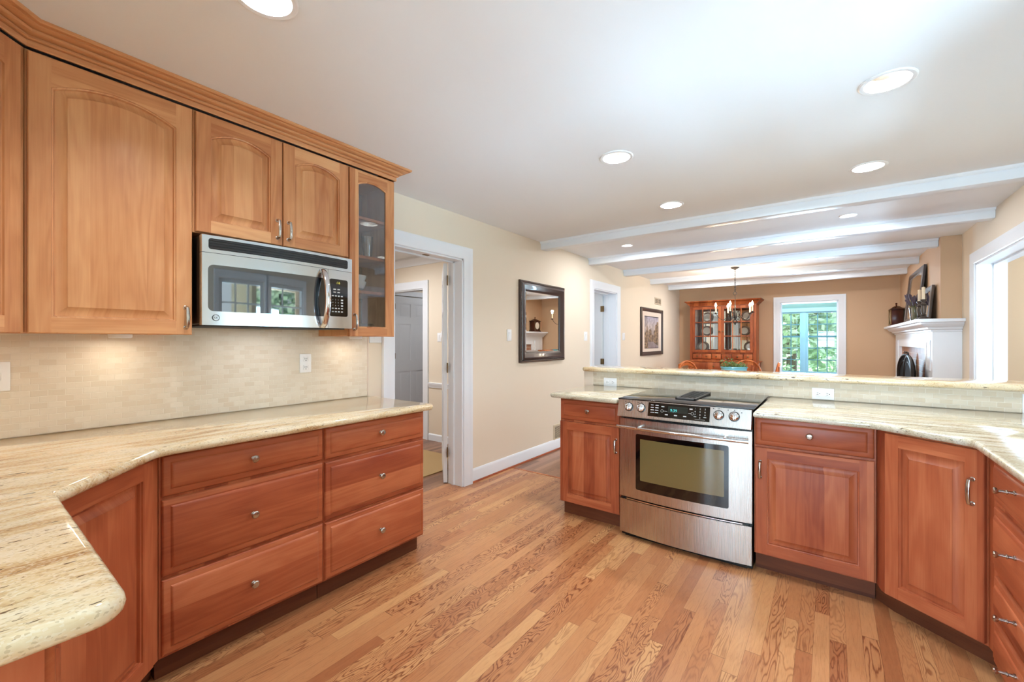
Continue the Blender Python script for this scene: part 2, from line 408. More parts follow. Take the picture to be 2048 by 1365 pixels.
# offset polygon (positive = inward for counter-clockwise outline)
def offset_poly(P, d):
    n = len(P); out = []
    for i in range(n):
        p0, p1, p2 = Vector(P[i - 1]), Vector(P[i]), Vector(P[(i + 1) % n])
        a = (p1 - p0).normalized(); b = (p2 - p1).normalized()
        na, nb = Vector((-a.y, a.x)), Vector((-b.y, b.x))
        k = na + nb; k = k / max(k.dot(na), 0.2)
        out.append(tuple(p1 + k * d))
    return out
def fillet(P, radii, seg=6):
    out = []
    n = len(P)
    for i in range(n):
        r = radii.get(i, 0)
        p = Vector(P[i])
        if r <= 0: out.append(tuple(p)); continue
        a = (Vector(P[i - 1]) - p).normalized(); b = (Vector(P[(i + 1) % n]) - p).normalized()
        ang = a.angle(b); t = r / math.tan(ang / 2)
        s, e = p + a * t, p + b * t
        cc = p + (a + b).normalized() * (r / math.sin(ang / 2))
        a0 = math.atan2(s.y - cc.y, s.x - cc.x); a1 = math.atan2(e.y - cc.y, e.x - cc.x)
        da = (a1 - a0 + PI) % (2 * PI) - PI
        for k in range(seg + 1):
            th = a0 + da * k / seg; out.append((cc.x + r * math.cos(th), cc.y + r * math.sin(th)))
    return out
def slab(name, poly, z0, z1, mat, label, cat, rad=0.015):
    b = B(); prof = []
    for k in range(7):
        th = -PI / 2 + PI * k / 6
        prof.append((rad * (1 - math.cos(th)), (z0 + z1) / 2 + (z1 - z0) / 2 * math.sin(th)))
    b.loops([[(q[0], q[1], z) for q in offset_poly(poly, d)] for d, z in prof], True, True)
    return tag(b.build(name, mat, ang=60), label, cat)

# profile swept along a horizontal polyline with mitred corners; profile points are (out, z), out to the right of travel
def sweep(b, path, prof, m=0, closed_prof=True):
    n = len(path); L = []
    for i in range(n):
        p = Vector(path[i][:2])
        d0 = (p - Vector(path[i - 1][:2])).normalized() if i > 0 else None
        d1 = (Vector(path[i + 1][:2]) - p).normalized() if i < n - 1 else None
        n0 = Vector((d0.y, -d0.x)) if d0 else None; n1 = Vector((d1.y, -d1.x)) if d1 else None
        if n0 and n1: k = n0 + n1; k = k / k.dot(n0)
        else: k = n0 or n1
        L.append([(p.x + k.x * o, p.y + k.y * o, z) for o, z in prof])
    return b.loops(L, True, True, m)

# picture-frame style moulding in the local XZ plane (front towards -y); profile points are (inset from the outer edge, y)
def frame_xz(b, x0, x1, z0, z1, prof, m=0):
    L = [[(x0 + d, y, z0 + d), (x1 - d, y, z0 + d), (x1 - d, y, z1 - d), (x0 + d, y, z1 - d)] for d, y in prof]
    return b.loops(L, False, False, m, ring=True)

# door casing: three sides in the local XZ plane, mitred at the top
def casing(b, x0, x1, z1, w, prof, z0=0.0, m=0):
    L = []
    for t, y in prof:   # t = 0 inner edge .. w outer edge
        L.append([(x0 - t, y, z0), (x0 - t, y, z1 + t), (x1 + t, y, z1 + t), (x1 + t, y, z0)])
    V = [[b.bm.verts.new(p) for p in l] for l in L]; n = len(V)
    for k in range(n):
        a, c = V[k], V[(k + 1) % n]
        for i in range(3):
            f = b.bm.faces.new((a[i], a[i + 1], c[i + 1], c[i])); f.material_index = m
    for i in (0, 3):
        f = b.bm.faces.new([V[k][i] for k in range(n)]); f.material_index = m
    return b
CAS = [(0, 0), (0, -0.013), (0.008, -0.018), (0.070, -0.018), (0.085, -0.024), (0.105, -0.024), (0.108, -0.018), (0.108, 0)]

# ------------------------------------------------------------------ cabinet parts (local frame: x right, y into the cabinet, z up, door face at y = 0)
LEFT = R(90); PEN = 0.0; RIGHT = R(-90)
def inner_loop(x0, x1, z0, z1, arch, off, y, n=16):
    a, c, lo, hi = x0 + off, x1 - off, z0 + off, z1 - off
    pts = [(a, y, lo), (c, y, lo)]
    if arch <= 0: return pts + [(c, y, hi), (a, y, hi)]
    xc, hw = (x0 + x1) / 2, (x1 - x0) / 2
    for k in range(n + 1):
        x = c + (a - c) * k / n
        pts.append((x, y, hi - arch * ((x - xc) / hw) ** 2))
    return pts
def panel_door(parent, x0, x1, z0, z1, mats, arch=0.0, is_glass=False, t=0.020, stile=0.058, rail=0.058):
    b = B(); c = 0.003
    b.loops([[(x0, t, z0), (x1, t, z0), (x1, t, z1), (x0, t, z1)], [(x0, c, z0), (x1, c, z0), (x1, c, z1), (x0, c, z1)],
             [(x0 + c, 0, z0 + c), (x1 - c, 0, z0 + c), (x1 - c, 0, z1 - c), (x0 + c, 0, z1 - c)]], not is_glass, False, 0)
    X0, X1, Z0, Z1 = x0 + c, x1 - c, z0 + c, z1 - c
    a, d, lo, hi = x0 + stile, x1 - stile, z0 + rail, z1 - rail
    b.face([(X0, 0, Z0), (a, 0, Z0), (a, 0, Z1), (X0, 0, Z1)], 0)
    b.face([(d, 0, Z0), (X1, 0, Z0), (X1, 0, Z1), (d, 0, Z1)], 0)
    b.face([(a, 0, Z0), (d, 0, Z0), (d, 0, lo), (a, 0, lo)], 1)
    lp = inner_loop(a, d, lo, hi, arch, 0, 0)
    top = lp[2:]                                                     # right to left
    for p, q in zip(top[:-1], top[1:]):
        b.face([p, (p[0], 0, Z1), (q[0], 0, Z1), q], 1)
    I = lambda off, y: inner_loop(a, d, lo, hi, arch, off, y)
    if is_glass:
        b.loops([I(0, 0), I(0.004, 0.004), I(0.008, 0.006), I(0.008, t)], m=0)
        bl = [(x0, t, z0), (x1, t, z0), (x1, t, z1), (x0, t, z1)]
        o = b.build('door', mats, parent)
        g = B(); g.loops([I(0.004, 0.010), I(0.004, 0.013)], True, True); g.build('glass_pane', M_CABGL, o, ang=0)
        return o
    b.loops([I(0, 0), I(0.0015, 0.005), I(0.006, 0.0065), I(0.008, 0.0165), I(0.015, 0.0165), I(0.040, 0.003), I(0.0415, 0.0004), I(0.044, 0.0)], False, True, 0)
    return b.build('door', mats, parent)
def drawer_front(parent, x0, x1, z0, z1, mats, t=0.020):
    b = B()
    r = lambda i, y: [(x0 + i, y, z0 + i), (x1 - i, y, z0 + i), (x1 - i, y, z1 - i), (x0 + i, y, z1 - i)]
    b.loops([r(0, t), r(0, 0.015), r(0.003, 0.0105), r(0.007, 0.0085), r(0.026, 0.0078), r(0.0275, 0.0060), r(0.034, 0.0012), r(0.037, 0.0)], True, True, 0)
    return b.build('drawer', mats, parent)
def knob(parent, x, z, mat=None, y=0.0):
    b = B()
    b.lathe([(0.009, 0.0), (0.009, -0.003), (0.0055, -0.005), (0.005, -0.014), (0.009, -0.017), (0.0155, -0.021), (0.016, -0.025), (0.012, -0.029), (0.0001, -0.031)], (x, y, z), 'y', 20, 0, True, True)
    return b.build('knob', mat or M_NICKEL, parent)
def pull(parent, x, z, h=0.105):
    b = B(); s = h / 2; d = 0.028
    path = [(x, 0, z - s + 0.006), (x, -d * 0.45, z - s + 0.003), (x, -d * 0.85, z - s + 0.008), (x, -d, z - s + 0.022), (x, -d - 0.003, z), (x, -d, z + s - 0.022), (x, -d * 0.85, z + s - 0.008), (x, -d * 0.45, z + s - 0.003), (x, 0, z + s - 0.006)]
    b.tube(path, [0.0055, 0.0045, 0.0042, 0.0045, 0.005, 0.0045, 0.0042, 0.0045, 0.0055], 10, 0, flat=1.5)
    for q in (z - s + 0.006, z + s - 0.006): b.lathe([(0.009, 0), (0.009, -0.002), (0.006, -0.004)], (x, 0, q), 'y', 14, 0, True, True)
    return b.build('handle', M_NICKEL, parent)
LO = (W_LO_V, W_LO_H); LOD = (W_LO_H, W_LO_H); UP = (W_UP_V, W_UP_H)
def base_body(parent, x0, x1, depth, z1=0.876, mats=None, toe=0.075):
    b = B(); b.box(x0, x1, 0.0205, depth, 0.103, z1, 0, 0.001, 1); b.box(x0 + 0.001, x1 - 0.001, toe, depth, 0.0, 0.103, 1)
    return b.build('body', mats or (W_LO_V, W_TOE), parent)

# ================================================================== THE ROOM
XL, XR, XR2, YF, ZC = -2.63, 1.117, 0.955, 9.68, 2.42
YB = -3.6
def wall_boxes(b, axis, p0, p1, u0, u1, z0, z1, holes, m=0):
    us = sorted({u0, u1, *[h[0] for h in holes], *[h[1] for h in holes]})
    for a, c in zip(us[:-1], us[1:]):
        mid = (a + c) / 2; cuts = sorted([(h[2], h[3]) for h in holes if h[0] < mid < h[1]])
        z = z0; segs = []
        for lo, hi in cuts:
            if lo > z: segs.append((z, lo))
            z = hi
        if z < z1: segs.append((z, z1))
        for lo, hi in segs:
            if axis == 'x': b.box(p0, p1, a, c, lo, hi, m)
            else: b.box(a, c, p0, p1, lo, hi, m)
    return b
# floors
b = B(); b.box(-2.80, 1.32, YB, 3.52, -0.05, 0.0); struct(b.build('floor', M_FLOOR, ang=0), 'oak strip kitchen floor in warm honey brown', 'floor')
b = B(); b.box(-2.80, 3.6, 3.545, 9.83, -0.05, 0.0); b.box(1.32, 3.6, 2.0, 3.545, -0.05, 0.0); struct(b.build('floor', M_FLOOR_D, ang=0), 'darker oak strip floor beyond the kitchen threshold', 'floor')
b = B(); b.box(-2.80, 1.32, 3.52, 3.545, -0.05, 0.002); struct(b.build('floor', W_CHAIR, ang=0), 'light wood threshold strip across the floor', 'floor')
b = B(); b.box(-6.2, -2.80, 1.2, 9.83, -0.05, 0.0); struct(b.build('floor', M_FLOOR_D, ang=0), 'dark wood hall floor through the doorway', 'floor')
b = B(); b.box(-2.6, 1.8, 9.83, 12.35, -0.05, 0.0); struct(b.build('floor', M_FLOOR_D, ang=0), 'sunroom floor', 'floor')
# ceiling with the holes for the recessed lamps
CANS = [(-1.475, 0.640, 0.080), (0.200, 2.449, 0.080), (-1.044, 2.476, 0.080), (0.198, 3.575, 0.080), (-1.048, 3.608, 0.080)]
CANS2 = [(-1.905, 4.83), (0.132, 4.85), (-1.76, 8.40), (0.015, 8.40)]
bm = bmesh.new(); es = []
def ring_edges(pts):
    vs = [bm.verts.new(p) for p in pts]
    for i in range(len(vs)): es.append(bm.edges.new((vs[i], vs[(i + 1) % len(vs)])))
ring_edges([(-6.2, YB - 0.2, ZC), (3.6, YB - 0.2, ZC), (3.6, YF + 0.15, ZC), (-6.2, YF + 0.15, ZC)])
for x, y, r in CANS + [(q[0], q[1], 0.052) for q in CANS2]:
    ring_edges([(x + r * math.cos(2 * PI * k / 32), y + r * math.sin(2 * PI * k / 32), ZC) for k in range(32)])
bmesh.ops.triangle_fill(bm, use_beauty=True, use_dissolve=False, edges=es)
bb = B(); bb.bm.free(); bb.bm = bm
struct(bb.build('ceiling', M_CEIL, ang=0), 'smooth white ceiling', 'ceiling')
b = B(); b.box(-6.3, 3.7, YB - 0.3, YF + 0.2, ZC + 0.16, ZC + 0.2); struct(b.build('ceiling', M_CEIL, ang=0), 'roof slab above the ceiling', 'ceiling')
b = B(); b.box(-2.6, 1.8, YF + 0.15, 12.4, ZC + 0.02, ZC + 0.06); struct(b.build('ceiling', M_CEIL, ang=0), 'sunroom ceiling', 'ceiling')
# walls
D1 = (2.053, 2.812, 0.0, 2.030); D2 = (5.44, 6.24, 0.0, 2.035)
b = B(); wall_boxes(b, 'x', XL, XL - 0.17, YB, 3.88, 0, ZC + 0.03, [D1]); wall_boxes(b, 'x', XL, XL - 0.17, 3.88, YF + 0.15, 0, ZC + 0.03, [D2])
struct(b.build('wall_left', M_WALL, ang=0), 'beige painted left wall', 'wall')
OPN = (-0.766, 0.128, 0.0, 2.035)
b = B(); wall_boxes(b, 'y', YF, YF + 0.15, XL - 0.17, 1.3, 0, ZC + 0.03, [OPN]); struct(b.build('wall_far', M_WALL_SHADE, ang=0), 'far dining wall in shade-darkened beige', 'wall')
W2 = (1.22, 2.07, 1.12, 2.00); W3 = (2.22, 3.07, 1.12, 2.00); OPR = (3.95, 5.90, 0.0, 2.035)
b = B(); wall_boxes(b, 'x', XR, XR + 0.20, YB, 6.43, 0, ZC + 0.03, [W2, W3, OPR]); struct(b.build('wall_right', M_WALL, ang=0), 'beige right wall', 'wall')
b = B(); b.box(XR2, XR + 0.2, 6.43, YF, 0, ZC + 0.03); struct(b.build('wall_chimney', M_WALL_SHADE, ang=0), 'chimney breast wall above the mantel in shade-darkened beige', 'wall')
b = B(); b.box(XL, -0.98, -0.62, -0.50, 0, ZC + 0.03); struct(b.build('wall_near', M_WALL, ang=0))
W4 = (-2.35, -0.85, 0.5, 2.2); W5 = (-0.55, 0.95, 0.5, 2.2)
b = B(); wall_boxes(b, 'y', YB - 0.15, YB, XL - 0.17, XR + 0.2, 0, ZC + 0.03, [W4, W5]); struct(b.build('wall_back', M_WALL, ang=0))
# next room through the right opening
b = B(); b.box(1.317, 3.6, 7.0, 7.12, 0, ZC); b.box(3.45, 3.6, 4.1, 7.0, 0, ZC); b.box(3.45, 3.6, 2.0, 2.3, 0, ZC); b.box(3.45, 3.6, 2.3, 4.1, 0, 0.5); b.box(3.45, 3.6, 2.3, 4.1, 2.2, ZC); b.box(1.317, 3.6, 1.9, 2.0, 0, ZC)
struct(b.build('wall_next_room', M_WALL_SHADE, ang=0), 'wall of the next room in shade-darkened beige', 'wall')
# hall walls
HD = (-5.35, -4.345, 0.0, 2.00)
b = B(); wall_boxes(b, 'y', 3.88, 4.00, -6.2, XL - 0.17, 0, ZC, [HD]); b.box(-6.2, -2.80, 1.1, 1.2, 0, ZC); b.box(-6.3, -6.2, 1.1, 3.88, 0, ZC)
struct(b.build('wall_hall', M_WALL, ang=0), 'beige hall wall with white chair rail', 'wall')
b = B(); wall_boxes(b, 'x', -5.62, -5.74, 3.995, 6.6, 0, ZC, [(4.38, 5.20, 0, 2.04)]); b.box(-5.9, -2.9, 6.6, 6.7, 0, ZC); b.box(-2.99, -2.82, 4.0, 4.9, 0, ZC); b.box(-5.9, -5.80, 4.0, 6.7, 0, ZC)
struct(b.build('wall_passage', M_WALL, ang=0))
# half wall under the raised bar
b = B(); b.box(-1.77, XR, 3.502, 3.63, 0, 1.029); struct(b.build('wall_bar', M_WALL, ang=0), 'half wall carrying the raised bar', 'wall')
# sunroom walls
WS = (-1.30, 0.325, 0.55, 1.99)
b = B(); wall_boxes(b, 'y', 12.2, 12.35, -2.6, 1.8, 0, ZC + 0.05, [WS]); b.box(-2.7, -2.6, 9.83, 12.35, 0, ZC + 0.05); b.box(1.8, 1.9, 9.83, 12.35, 0, ZC + 0.05)
struct(b.build('wall_sunroom', M_GREEN, ang=0), 'grey green sunroom wall', 'wall')

# beams
BEAMS = [(4.09, 4.20), (5.29, 5.40), (6.52, 6.63), (7.77, 7.88), (8.86, 8.97)]
for i, (y0, y1) in enumerate(BEAMS):
    b = B(); x1 = XR if y0 < 6.4 else XR2
    zb = 2.333
    b.box(XL + 0.001, x1 - 0.001, y0, y1, zb, ZC + 0.002, 0, 0.004, 2)
    for s, yy in ((-1, y0), (1, y1)):
        b.loops([[(x, yy, ZC), (x, yy + s * 0.020, ZC), (x, yy + s * 0.016, ZC - 0.010), (x, yy + s * 0.004, ZC - 0.020), (x, yy, ZC - 0.022)] for x in (XL + 0.001, x1 - 0.001)], True, True)
    struct(b.build('trim_%d' % (i + 1), M_BEAM), 'white painted ceiling beam, number %s from the kitchen' % ('one two three four five'.split()[i]), 'beam')

# casings and jambs (built in a local frame, then turned onto the wall)
def casing_obj(name, x0, x1, z1, loc, rz, depth, label, mat=M_TRIM, back=False):
    b = B(); casing(b, x0, x1, z1, 0.108, CAS)
    b.box(x0 - 0.001, x0 + 0.014, 0, depth, 0, z1, 0); b.box(x1 - 0.014, x1 + 0.001, 0, depth, 0, z1, 0); b.box(x0, x1, 0, depth, z1 - 0.014, z1 + 0.001, 0)
    b.box(x0 + 0.014, x0 + 0.026, depth * 0.55, depth * 0.72, 0, z1 - 0.014); b.box(x1 - 0.026, x1 - 0.014, depth * 0.55, depth * 0.72, 0, z1 - 0.014); b.box(x0, x1, depth * 0.55, depth * 0.72, z1 - 0.026, z1 - 0.014)
    if back:
        L = [(t, depth - y) for t, y in CAS]; casing(b, x0, x1, z1, 0.108, L)
    return struct(b.build(name, mat, loc=loc, rz=rz), label, 'door casing')
c1 = casing_obj('trim_6', D1[0], D1[1], D1[3], (XL, 0, 0), LEFT, 0.17, 'white casing round the hall doorway beside the left counter')
b = B(); b.box(2.40, 2.455, 0.045, 0.075, D1[3] - 0.0185, D1[3] - 0.0142, 0, 0.001, 1); b.build('strike_plate', M_BRONZE, c1, label='bronze catch plate in the head jamb')
casing_obj('trim_7', D2[0], D2[1], D2[3], (XL, 0, 0), LEFT, 0.21, 'white casing round the second left doorway past the mirror')
c3 = casing_obj('trim_8', OPN[0], OPN[1], OPN[3], (0, YF, 0), 0, 0.15, 'white casing round the sunroom opening')
b = B(); b.box(-0.38, -0.26, 0.05, 0.08, OPN[3] - 0.020, OPN[3] - 0.0142); b.build('strike_plate', M_BRONZE, c3)
casing_obj('trim_9', -OPR[1], -OPR[0], OPR[3], (XR, 0, 0), RIGHT, 0.20, 'white casing round the wide opening in the right wall')
b = B(); casing(b, HD[0], HD[1], HD[3], 0.105, [(t * 0.97, y) for t, y in CAS]); b.box(HD[1] - 0.012, HD[1] + 0.001, 0, 0.12, 0, HD[3]); b.box(HD[0], HD[1], 0, 0.12, HD[3] - 0.012, HD[3] + 0.001)
struct(b.build('trim_10', M_TRIM, loc=(0, 3.88, 0)), 'white casing in the hall seen through the doorway', 'door casing')
b = B(); casing(b, 4.38, 5.20, 2.04, 0.09, [(t * 0.8, y) for t, y in CAS]); struct(b.build('trim_11', M_TRIM, loc=(-5.62, 0, 0), rz=LEFT))
# hall crown and chair rail
b = B(); sweep(b, [(-6.2, 3.88), (XL - 0.17, 3.88)], [(0, 2.315), (0.012, 2.318), (0.018, 2.335), (0.040, 2.352), (0.070, 2.388), (0.085, 2.396), (0.088, 2.42), (0, 2.42)])
struct(b.build('trim_12', M_TRIM), 'white crown moulding in the hall', 'molding')
b = B(); sweep(b, [(-4.235, 3.88), (XL - 0.17, 3.88)], [(0, 0.688), (0.010, 0.690), (0.014, 0.712), (0.024, 0.728), (0.026, 0.752), (0, 0.756)])
struct(b.build('trim_13', M_TRIM), 'white chair rail in the hall', 'molding')
# baseboards + shoe moulding
BBP = [(0, 0.018), (0.014, 0.018), (0.014, 0.108), (0.010, 0.118), (0.006, 0.128), (0, 0.128)]
SHO = [(0, 0.0), (0.018, 0.0), (0.017, 0.010), (0.010, 0.018), (0, 0.019)]
segs = [((XL, 2.922), (XL, 5.33)), ((XL, 6.35), (XL, YF))]
b = B(); [sweep(b, s, BBP) for s in segs]; struct(b.build('baseboard_left', M_TRIM), 'white baseboard along the left wall', 'baseboard')
b = B(); [sweep(b, s, SHO) for s in segs]; struct(b.build('trim_14', W_LO_H), 'wood shoe moulding under the left baseboard', 'molding')
b = B(); sweep(b, [(XL, YF), (-0.88, YF)], BBP); sweep(b, [(0.24, YF), (XR2, YF)], BBP); struct(b.build('baseboard_far', M_TRIM))
b = B(); sweep(b, [(-4.235, 3.88), (XL - 0.17, 3.88)], [(0, 0), (0.014, 0), (0.014, 0.075), (0.006, 0.086), (0, 0.088)]); struct(b.build('baseboard_hall', M_TRIM), 'white baseboard in the hall', 'baseboard')

# six panel doors; local frame: x 0..w, face at y = 0, thickness t behind
def six_panel(name, w, h, t, loc, rz, mat=M_DOORP):
    b = B(); b.box(0, w, 0.0065, t - 0.0065, 0.008, h)
    s, mid = 0.115, 0.10
    cols = [(s, w / 2 - mid / 2), (w / 2 + mid / 2, w - s)]
    rows = [(0.24, 0.80), (0.98, 1.58), (1.69, h - 0.12)]
    for y0, y1, sg in ((0, 0.0065, 1), (t, t - 0.0065, -1)):
        ys = sorted((y0, y1))
        b.box(0, s, ys[0], ys[1], 0.008, h); b.box(w - s, w, ys[0], ys[1], 0.008, h); b.box(cols[0][1], cols[1][0], ys[0], ys[1], 0.008, h)
        zr = [0.008] + [z for r in rows for z in r] + [h]
        for c in cols:
            for k in range(0, len(zr), 2): b.box(c[0], c[1], ys[0], ys[1], zr[k], zr[k + 1])
            for r in rows:
                L = lambda i, y: [(c[0] + i, y, r[0] + i), (c[1] - i, y, r[0] + i), (c[1] - i, y, r[1] - i), (c[0] + i, y, r[1] - i)]
                b.loops([L(0.018, y1), L(0.045, y0 + sg * 0.002), L(0.05, y0 + sg * 0.002)], False, True)
    return b.build(name, mat, loc=loc, rz=rz)
def hinge(parent, x, y, z, rz=0.0, h=0.09):
    b = B(); b.lathe([(0.006, -h / 2), (0.006, h / 2)], (0, 0, 0), 'z', 12, 0, True, True)
    b.box(0, 0.030, -0.002, 0.001, -h / 2, h / 2); b.box(-0.030, 0, -0.002, 0.001, -h / 2, h / 2)
    for k in (-0.03, 0, 0.03):
        for q in (-0.02, 0.02): b.lathe([(0.003, -0.0035), (0.003, -0.001)], (q, 0, k), 'y', 8, 0, True, True)
    o = b.build('hinge', M_BRONZE, parent); o.location = (x, y, z); o.rotation_euler = (0, 0, rz); return o
# kitchen-to-hall door, folded back into the hall so its hinge edge shows
dang = R(137)
d1 = struct(six_panel('door_1', 0.74, 2.01, 0.035, (-2.806, 2.792, 0.0), dang), 'white door swung back into the hall, showing its hinge edge', 'door')
for z in (1.853, 1.056, 0.285): hinge(d1, -0.003, 0.0, z, R(135) - dang)
d2 = struct(six_panel('door_2', 0.80, 2.03, 0.035, (-5.60, 4.39, 0.0), LEFT), 'grey white six panel door seen through the hall', 'door')
d2.location = (-5.625, 4.39, 0)
for z in (1.86, 1.06): hinge(d2, 0.004, -0.006, z)
d3 = struct(six_panel('door_3', 0.74, 2.005, 0.035, (-2.845 - 0.74, 6.205, 0.0), 0), 'white panelled door standing open in the second left doorway', 'door')
for z in (1.80, 0.98, 0.25): hinge(d3, 0.738, -0.004, z)
b = B(); b.box(-4.6, -2.85, 6.26, 6.30, 0, ZC); b.box(-4.7, -4.6, 4.95, 6.3, 0, ZC); b.box(-4.6, -2.85, 4.9, 4.95, 0, ZC); struct(b.build('wall_closet', M_DOORP, ang=0))

# windows --------------------------------------------------------------
def window(name, axis, p, u0, u1, z0, z1, cols, rows, mat, mull=None, depth=0.06, label=None, mw=0.012):
    """axis 'x': the pane lies in a plane of constant x"""
    b = B(); g = B(); q = B()
    def bx(B_, a, c, lo, hi, d0, d1, bev=0.0):
        if axis == 'x': B_.box(p + d0, p + d1, a, c, lo, hi, 0, bev, 1)
        else: B_.box(a, c, p + d0, p + d1, lo, hi, 0, bev, 1)
    fr = 0.045
    units = [(u0, u1)] if mull is None else [(u0, mull[0]), (mull[1], u1)]
    for a, c in units:
        bx(b, a, a + fr, z0, z1, 0, depth); bx(b, c - fr, c, z0, z1, 0, depth); bx(b, a + fr, c - fr, z0, z0 + fr, 0, depth); bx(b, a + fr, c - fr, z1 - fr, z1, 0, depth)
        A, Cc, Z0, Z1 = a + fr, c - fr, z0 + fr, z1 - fr
        for k in range(1, cols):
            u = A + (Cc - A) * k / cols; bx(q, u - mw / 2, u + mw / 2, Z0, Z1, depth * 0.3, depth * 0.6)
        for k, frac in enumerate(rows):
            z = Z0 + (Z1 - Z0) * frac[0]; hw = 0.020 if frac[1] else mw / 2
            bx(q, A, Cc, z - hw, z + hw, depth * 0.22, depth * 0.7)
        bx(g, A, Cc, Z0, Z1, depth * 0.44, depth * 0.48)
    if mull: bx(b, mull[0], mull[1], z0, z1, -0.02, depth)
    o = struct(b.build(name, mat), label, 'window'); q.build('muntin_grid', M_GRID if name == 'window_1' else mat, o); g.build('window_pane', M_PANE, o, ang=0)
    return o
w1 = window('window_1', 'y', 12.22, -1.33, 0.355, 0.54, 2.00, 4, [(0.1995, 0), (0.4005, 0), (0.5985, 1), (0.808, 0)], M_BLUE, (-0.520, -0.450), 0.06, 'white double sash sunroom window coloured with blue shade and a dark backlit grid', 0.020)
b = B()
for s, e, lo, hi in ((-1.44, 0.46, 1.985, 2.075), (-1.44, -1.33, 0.45, 1.985), (0.355, 0.46, 0.45, 1.985)): b.box(s, e, 12.175, 12.202, lo, hi, 0, 0.003, 1)
b.box(-1.48, 0.50, 12.15, 12.202, 0.42, 0.45); b.build('window_casing', M_BLUE, w1)
for i, W in enumerate((W2, W3)):
    w = window('window_%d' % (i + 2), 'x', XR + 0.03, W[0], W[1], W[2], W[3], 3, [(0.48, 1), (0.72, 0)], M_TRIM, None, 0.06, None, 0.018)
    b = B(); casing(b, W[0], W[1], W[3], 0.09, [(t * 0.83, y) for t, y in CAS], W[2]); b.box(W[0] - 0.1, W[1] + 0.1, -0.035, 0.02, W[2] - 0.03, W[2]); cs = b.build('window_casing', M_TRIM, w)
    cs.location = (XR, 0, 0); cs.rotation_euler = (0, 0, LEFT)
    for v in cs.data.vertices: v.co.y = -v.co.y
for i, W in enumerate((W4, W5)):
    window('window_%d' % (i + 4), 'y', YB - 0.1, W[0], W[1], W[2], W[3], 3, [(0.33, 0), (0.5, 1), (0.75, 0)], M_TRIM, None, 0.06, None, 0.018)
# outside: lawn and trees
b = B(); b.box(-40, 40, -30, 45, -0.35, -0.3); struct(b.build('ground', M_GRASS, ang=0))
def tree(x, y, h, rad, n, label, seed):
    rng = random.Random(seed)
    t = thing('leafy_tree', label, 'tree', (x, y, -0.3), 0)
    b = B(); b.tube([(0, 0, 0), (0.05, 0.03, h * 0.3), (-0.06, 0.05, h * 0.6), (0.02, 0, h * 0.9)], [0.16, 0.13, 0.09, 0.03], 8)
    for k in range(7):
        a = rng.uniform(0, 2 * PI); z = h * rng.uniform(0.3, 0.7)
        b.tube([(0, 0, z), (math.cos(a) * rad * 0.4, math.sin(a) * rad * 0.4, z + 0.4), (math.cos(a) * rad * 0.8, math.sin(a) * rad * 0.8, z + 0.6)], [0.05, 0.035, 0.012], 6)
    b.build('trunk', M_BARK, t)
    f = B()
    cl = [(rng.gauss(0, rad * 0.45), rng.gauss(0, rad * 0.45), h * rng.uniform(0.06, 0.95)) for _ in range(34)]
    for k in range(n):
        c = rng.choice(cl); p = Vector((c[0] + rng.gauss(0, rad * 0.2), c[1] + rng.gauss(0, rad * 0.2), max(0.25, c[2] + rng.gauss(0, rad * 0.16))))
        d = Vector((rng.gauss(0, 1), rng.gauss(0, 1), rng.gauss(0, 0.6))).normalized(); e = d.orthogonal().normalized()
        l = rng.uniform(0.08, 0.17); w_ = l * 0.5
        f.face([p - d * l, p + e * w_, p + d * l, p - e * w_])
    f.build('foliage', M_LEAF, t, ang=0)
tree(-1.0, 16.2, 5.4, 1.7, 9000, 'light green leafy tree nearest the sunroom window', 1)
tree(0.4, 24.5, 7.0, 2.4, 6500, 'pale leafy tree standing farther behind the tree outside the sunroom', 2)
tree(5.6, 0.2, 4.6, 1.2, 3500, 'leafy tree outside the kitchen windows, nearer the camera', 3)
tree(5.9, 4.4, 4.6, 1.2, 3500, 'leafy tree outside the kitchen windows, nearer the bar', 4)

# ================================================================== KITCHEN: LEFT BASE RUN
t = thing('base_cabinet', 'wide three-drawer cherry base cabinet under the microwave, next to the corner', 'cabinet', (-2.0, 0.0, 0.0), LEFT)
base_body(t, 0.500, 1.1485, 0.625)
for z0, z1, zk in ((0.712, 0.866, 0.794), (0.410, 0.700, 0.554), (0.113, 0.398, 0.255)):
    knob(drawer_front(t, 0.508, 1.144, z0, z1, LOD), 0.821, zk)
t = thing('base_cabinet', 'three-drawer cherry base cabinet at the doorway end of the left counter', 'cabinet', (-2.0, 0.0, 0.0), LEFT)
base_body(t, 1.1495, 1.800, 0.625)
for z0, z1, zk in ((0.709, 0.866, 0.795), (0.406, 0.696, 0.555), (0.113, 0.394, 0.255)):
    knob(drawer_front(t, 1.155, 1.796, z0, z1, LOD), 1.474, zk)
# corner base cabinet (diagonal front)
dl = math.hypot(0.42, 0.40); rz = math.atan2(0.40, -0.42)
t = thing('corner_cabinet', 'cherry corner base cabinet with diagonal door under the left counter', 'cabinet', (-1.58, 0.10, 0.0), rz)
Mi = (Matrix.Translation((-1.58, 0.10, 0)) @ Matrix.Rotation(rz, 4, 'Z')).inverted()
def loc2(p): q = Mi @ Vector((p[0], p[1], 0)); return (q.x, q.y)
b = B(); b.prism([loc2(p) for p in ((-2.020, 0.498), (-2.62, 0.498), (-2.62, -0.49), (-1.602, -0.49), (-1.602, 0.098))], 0.103, 0.876, 0)
b.prism([loc2(p) for p in ((-2.10, 0.496), (-2.62, 0.496), (-2.62, -0.49), (-1.604, -0.49), (-1.604, 0.02))], 0.0, 0.103, 1)
b.build('body', (W_LO_V, W_TOE), t)
panel_door(t, 0.035, dl - 0.035, 0.113, 0.866, LO)
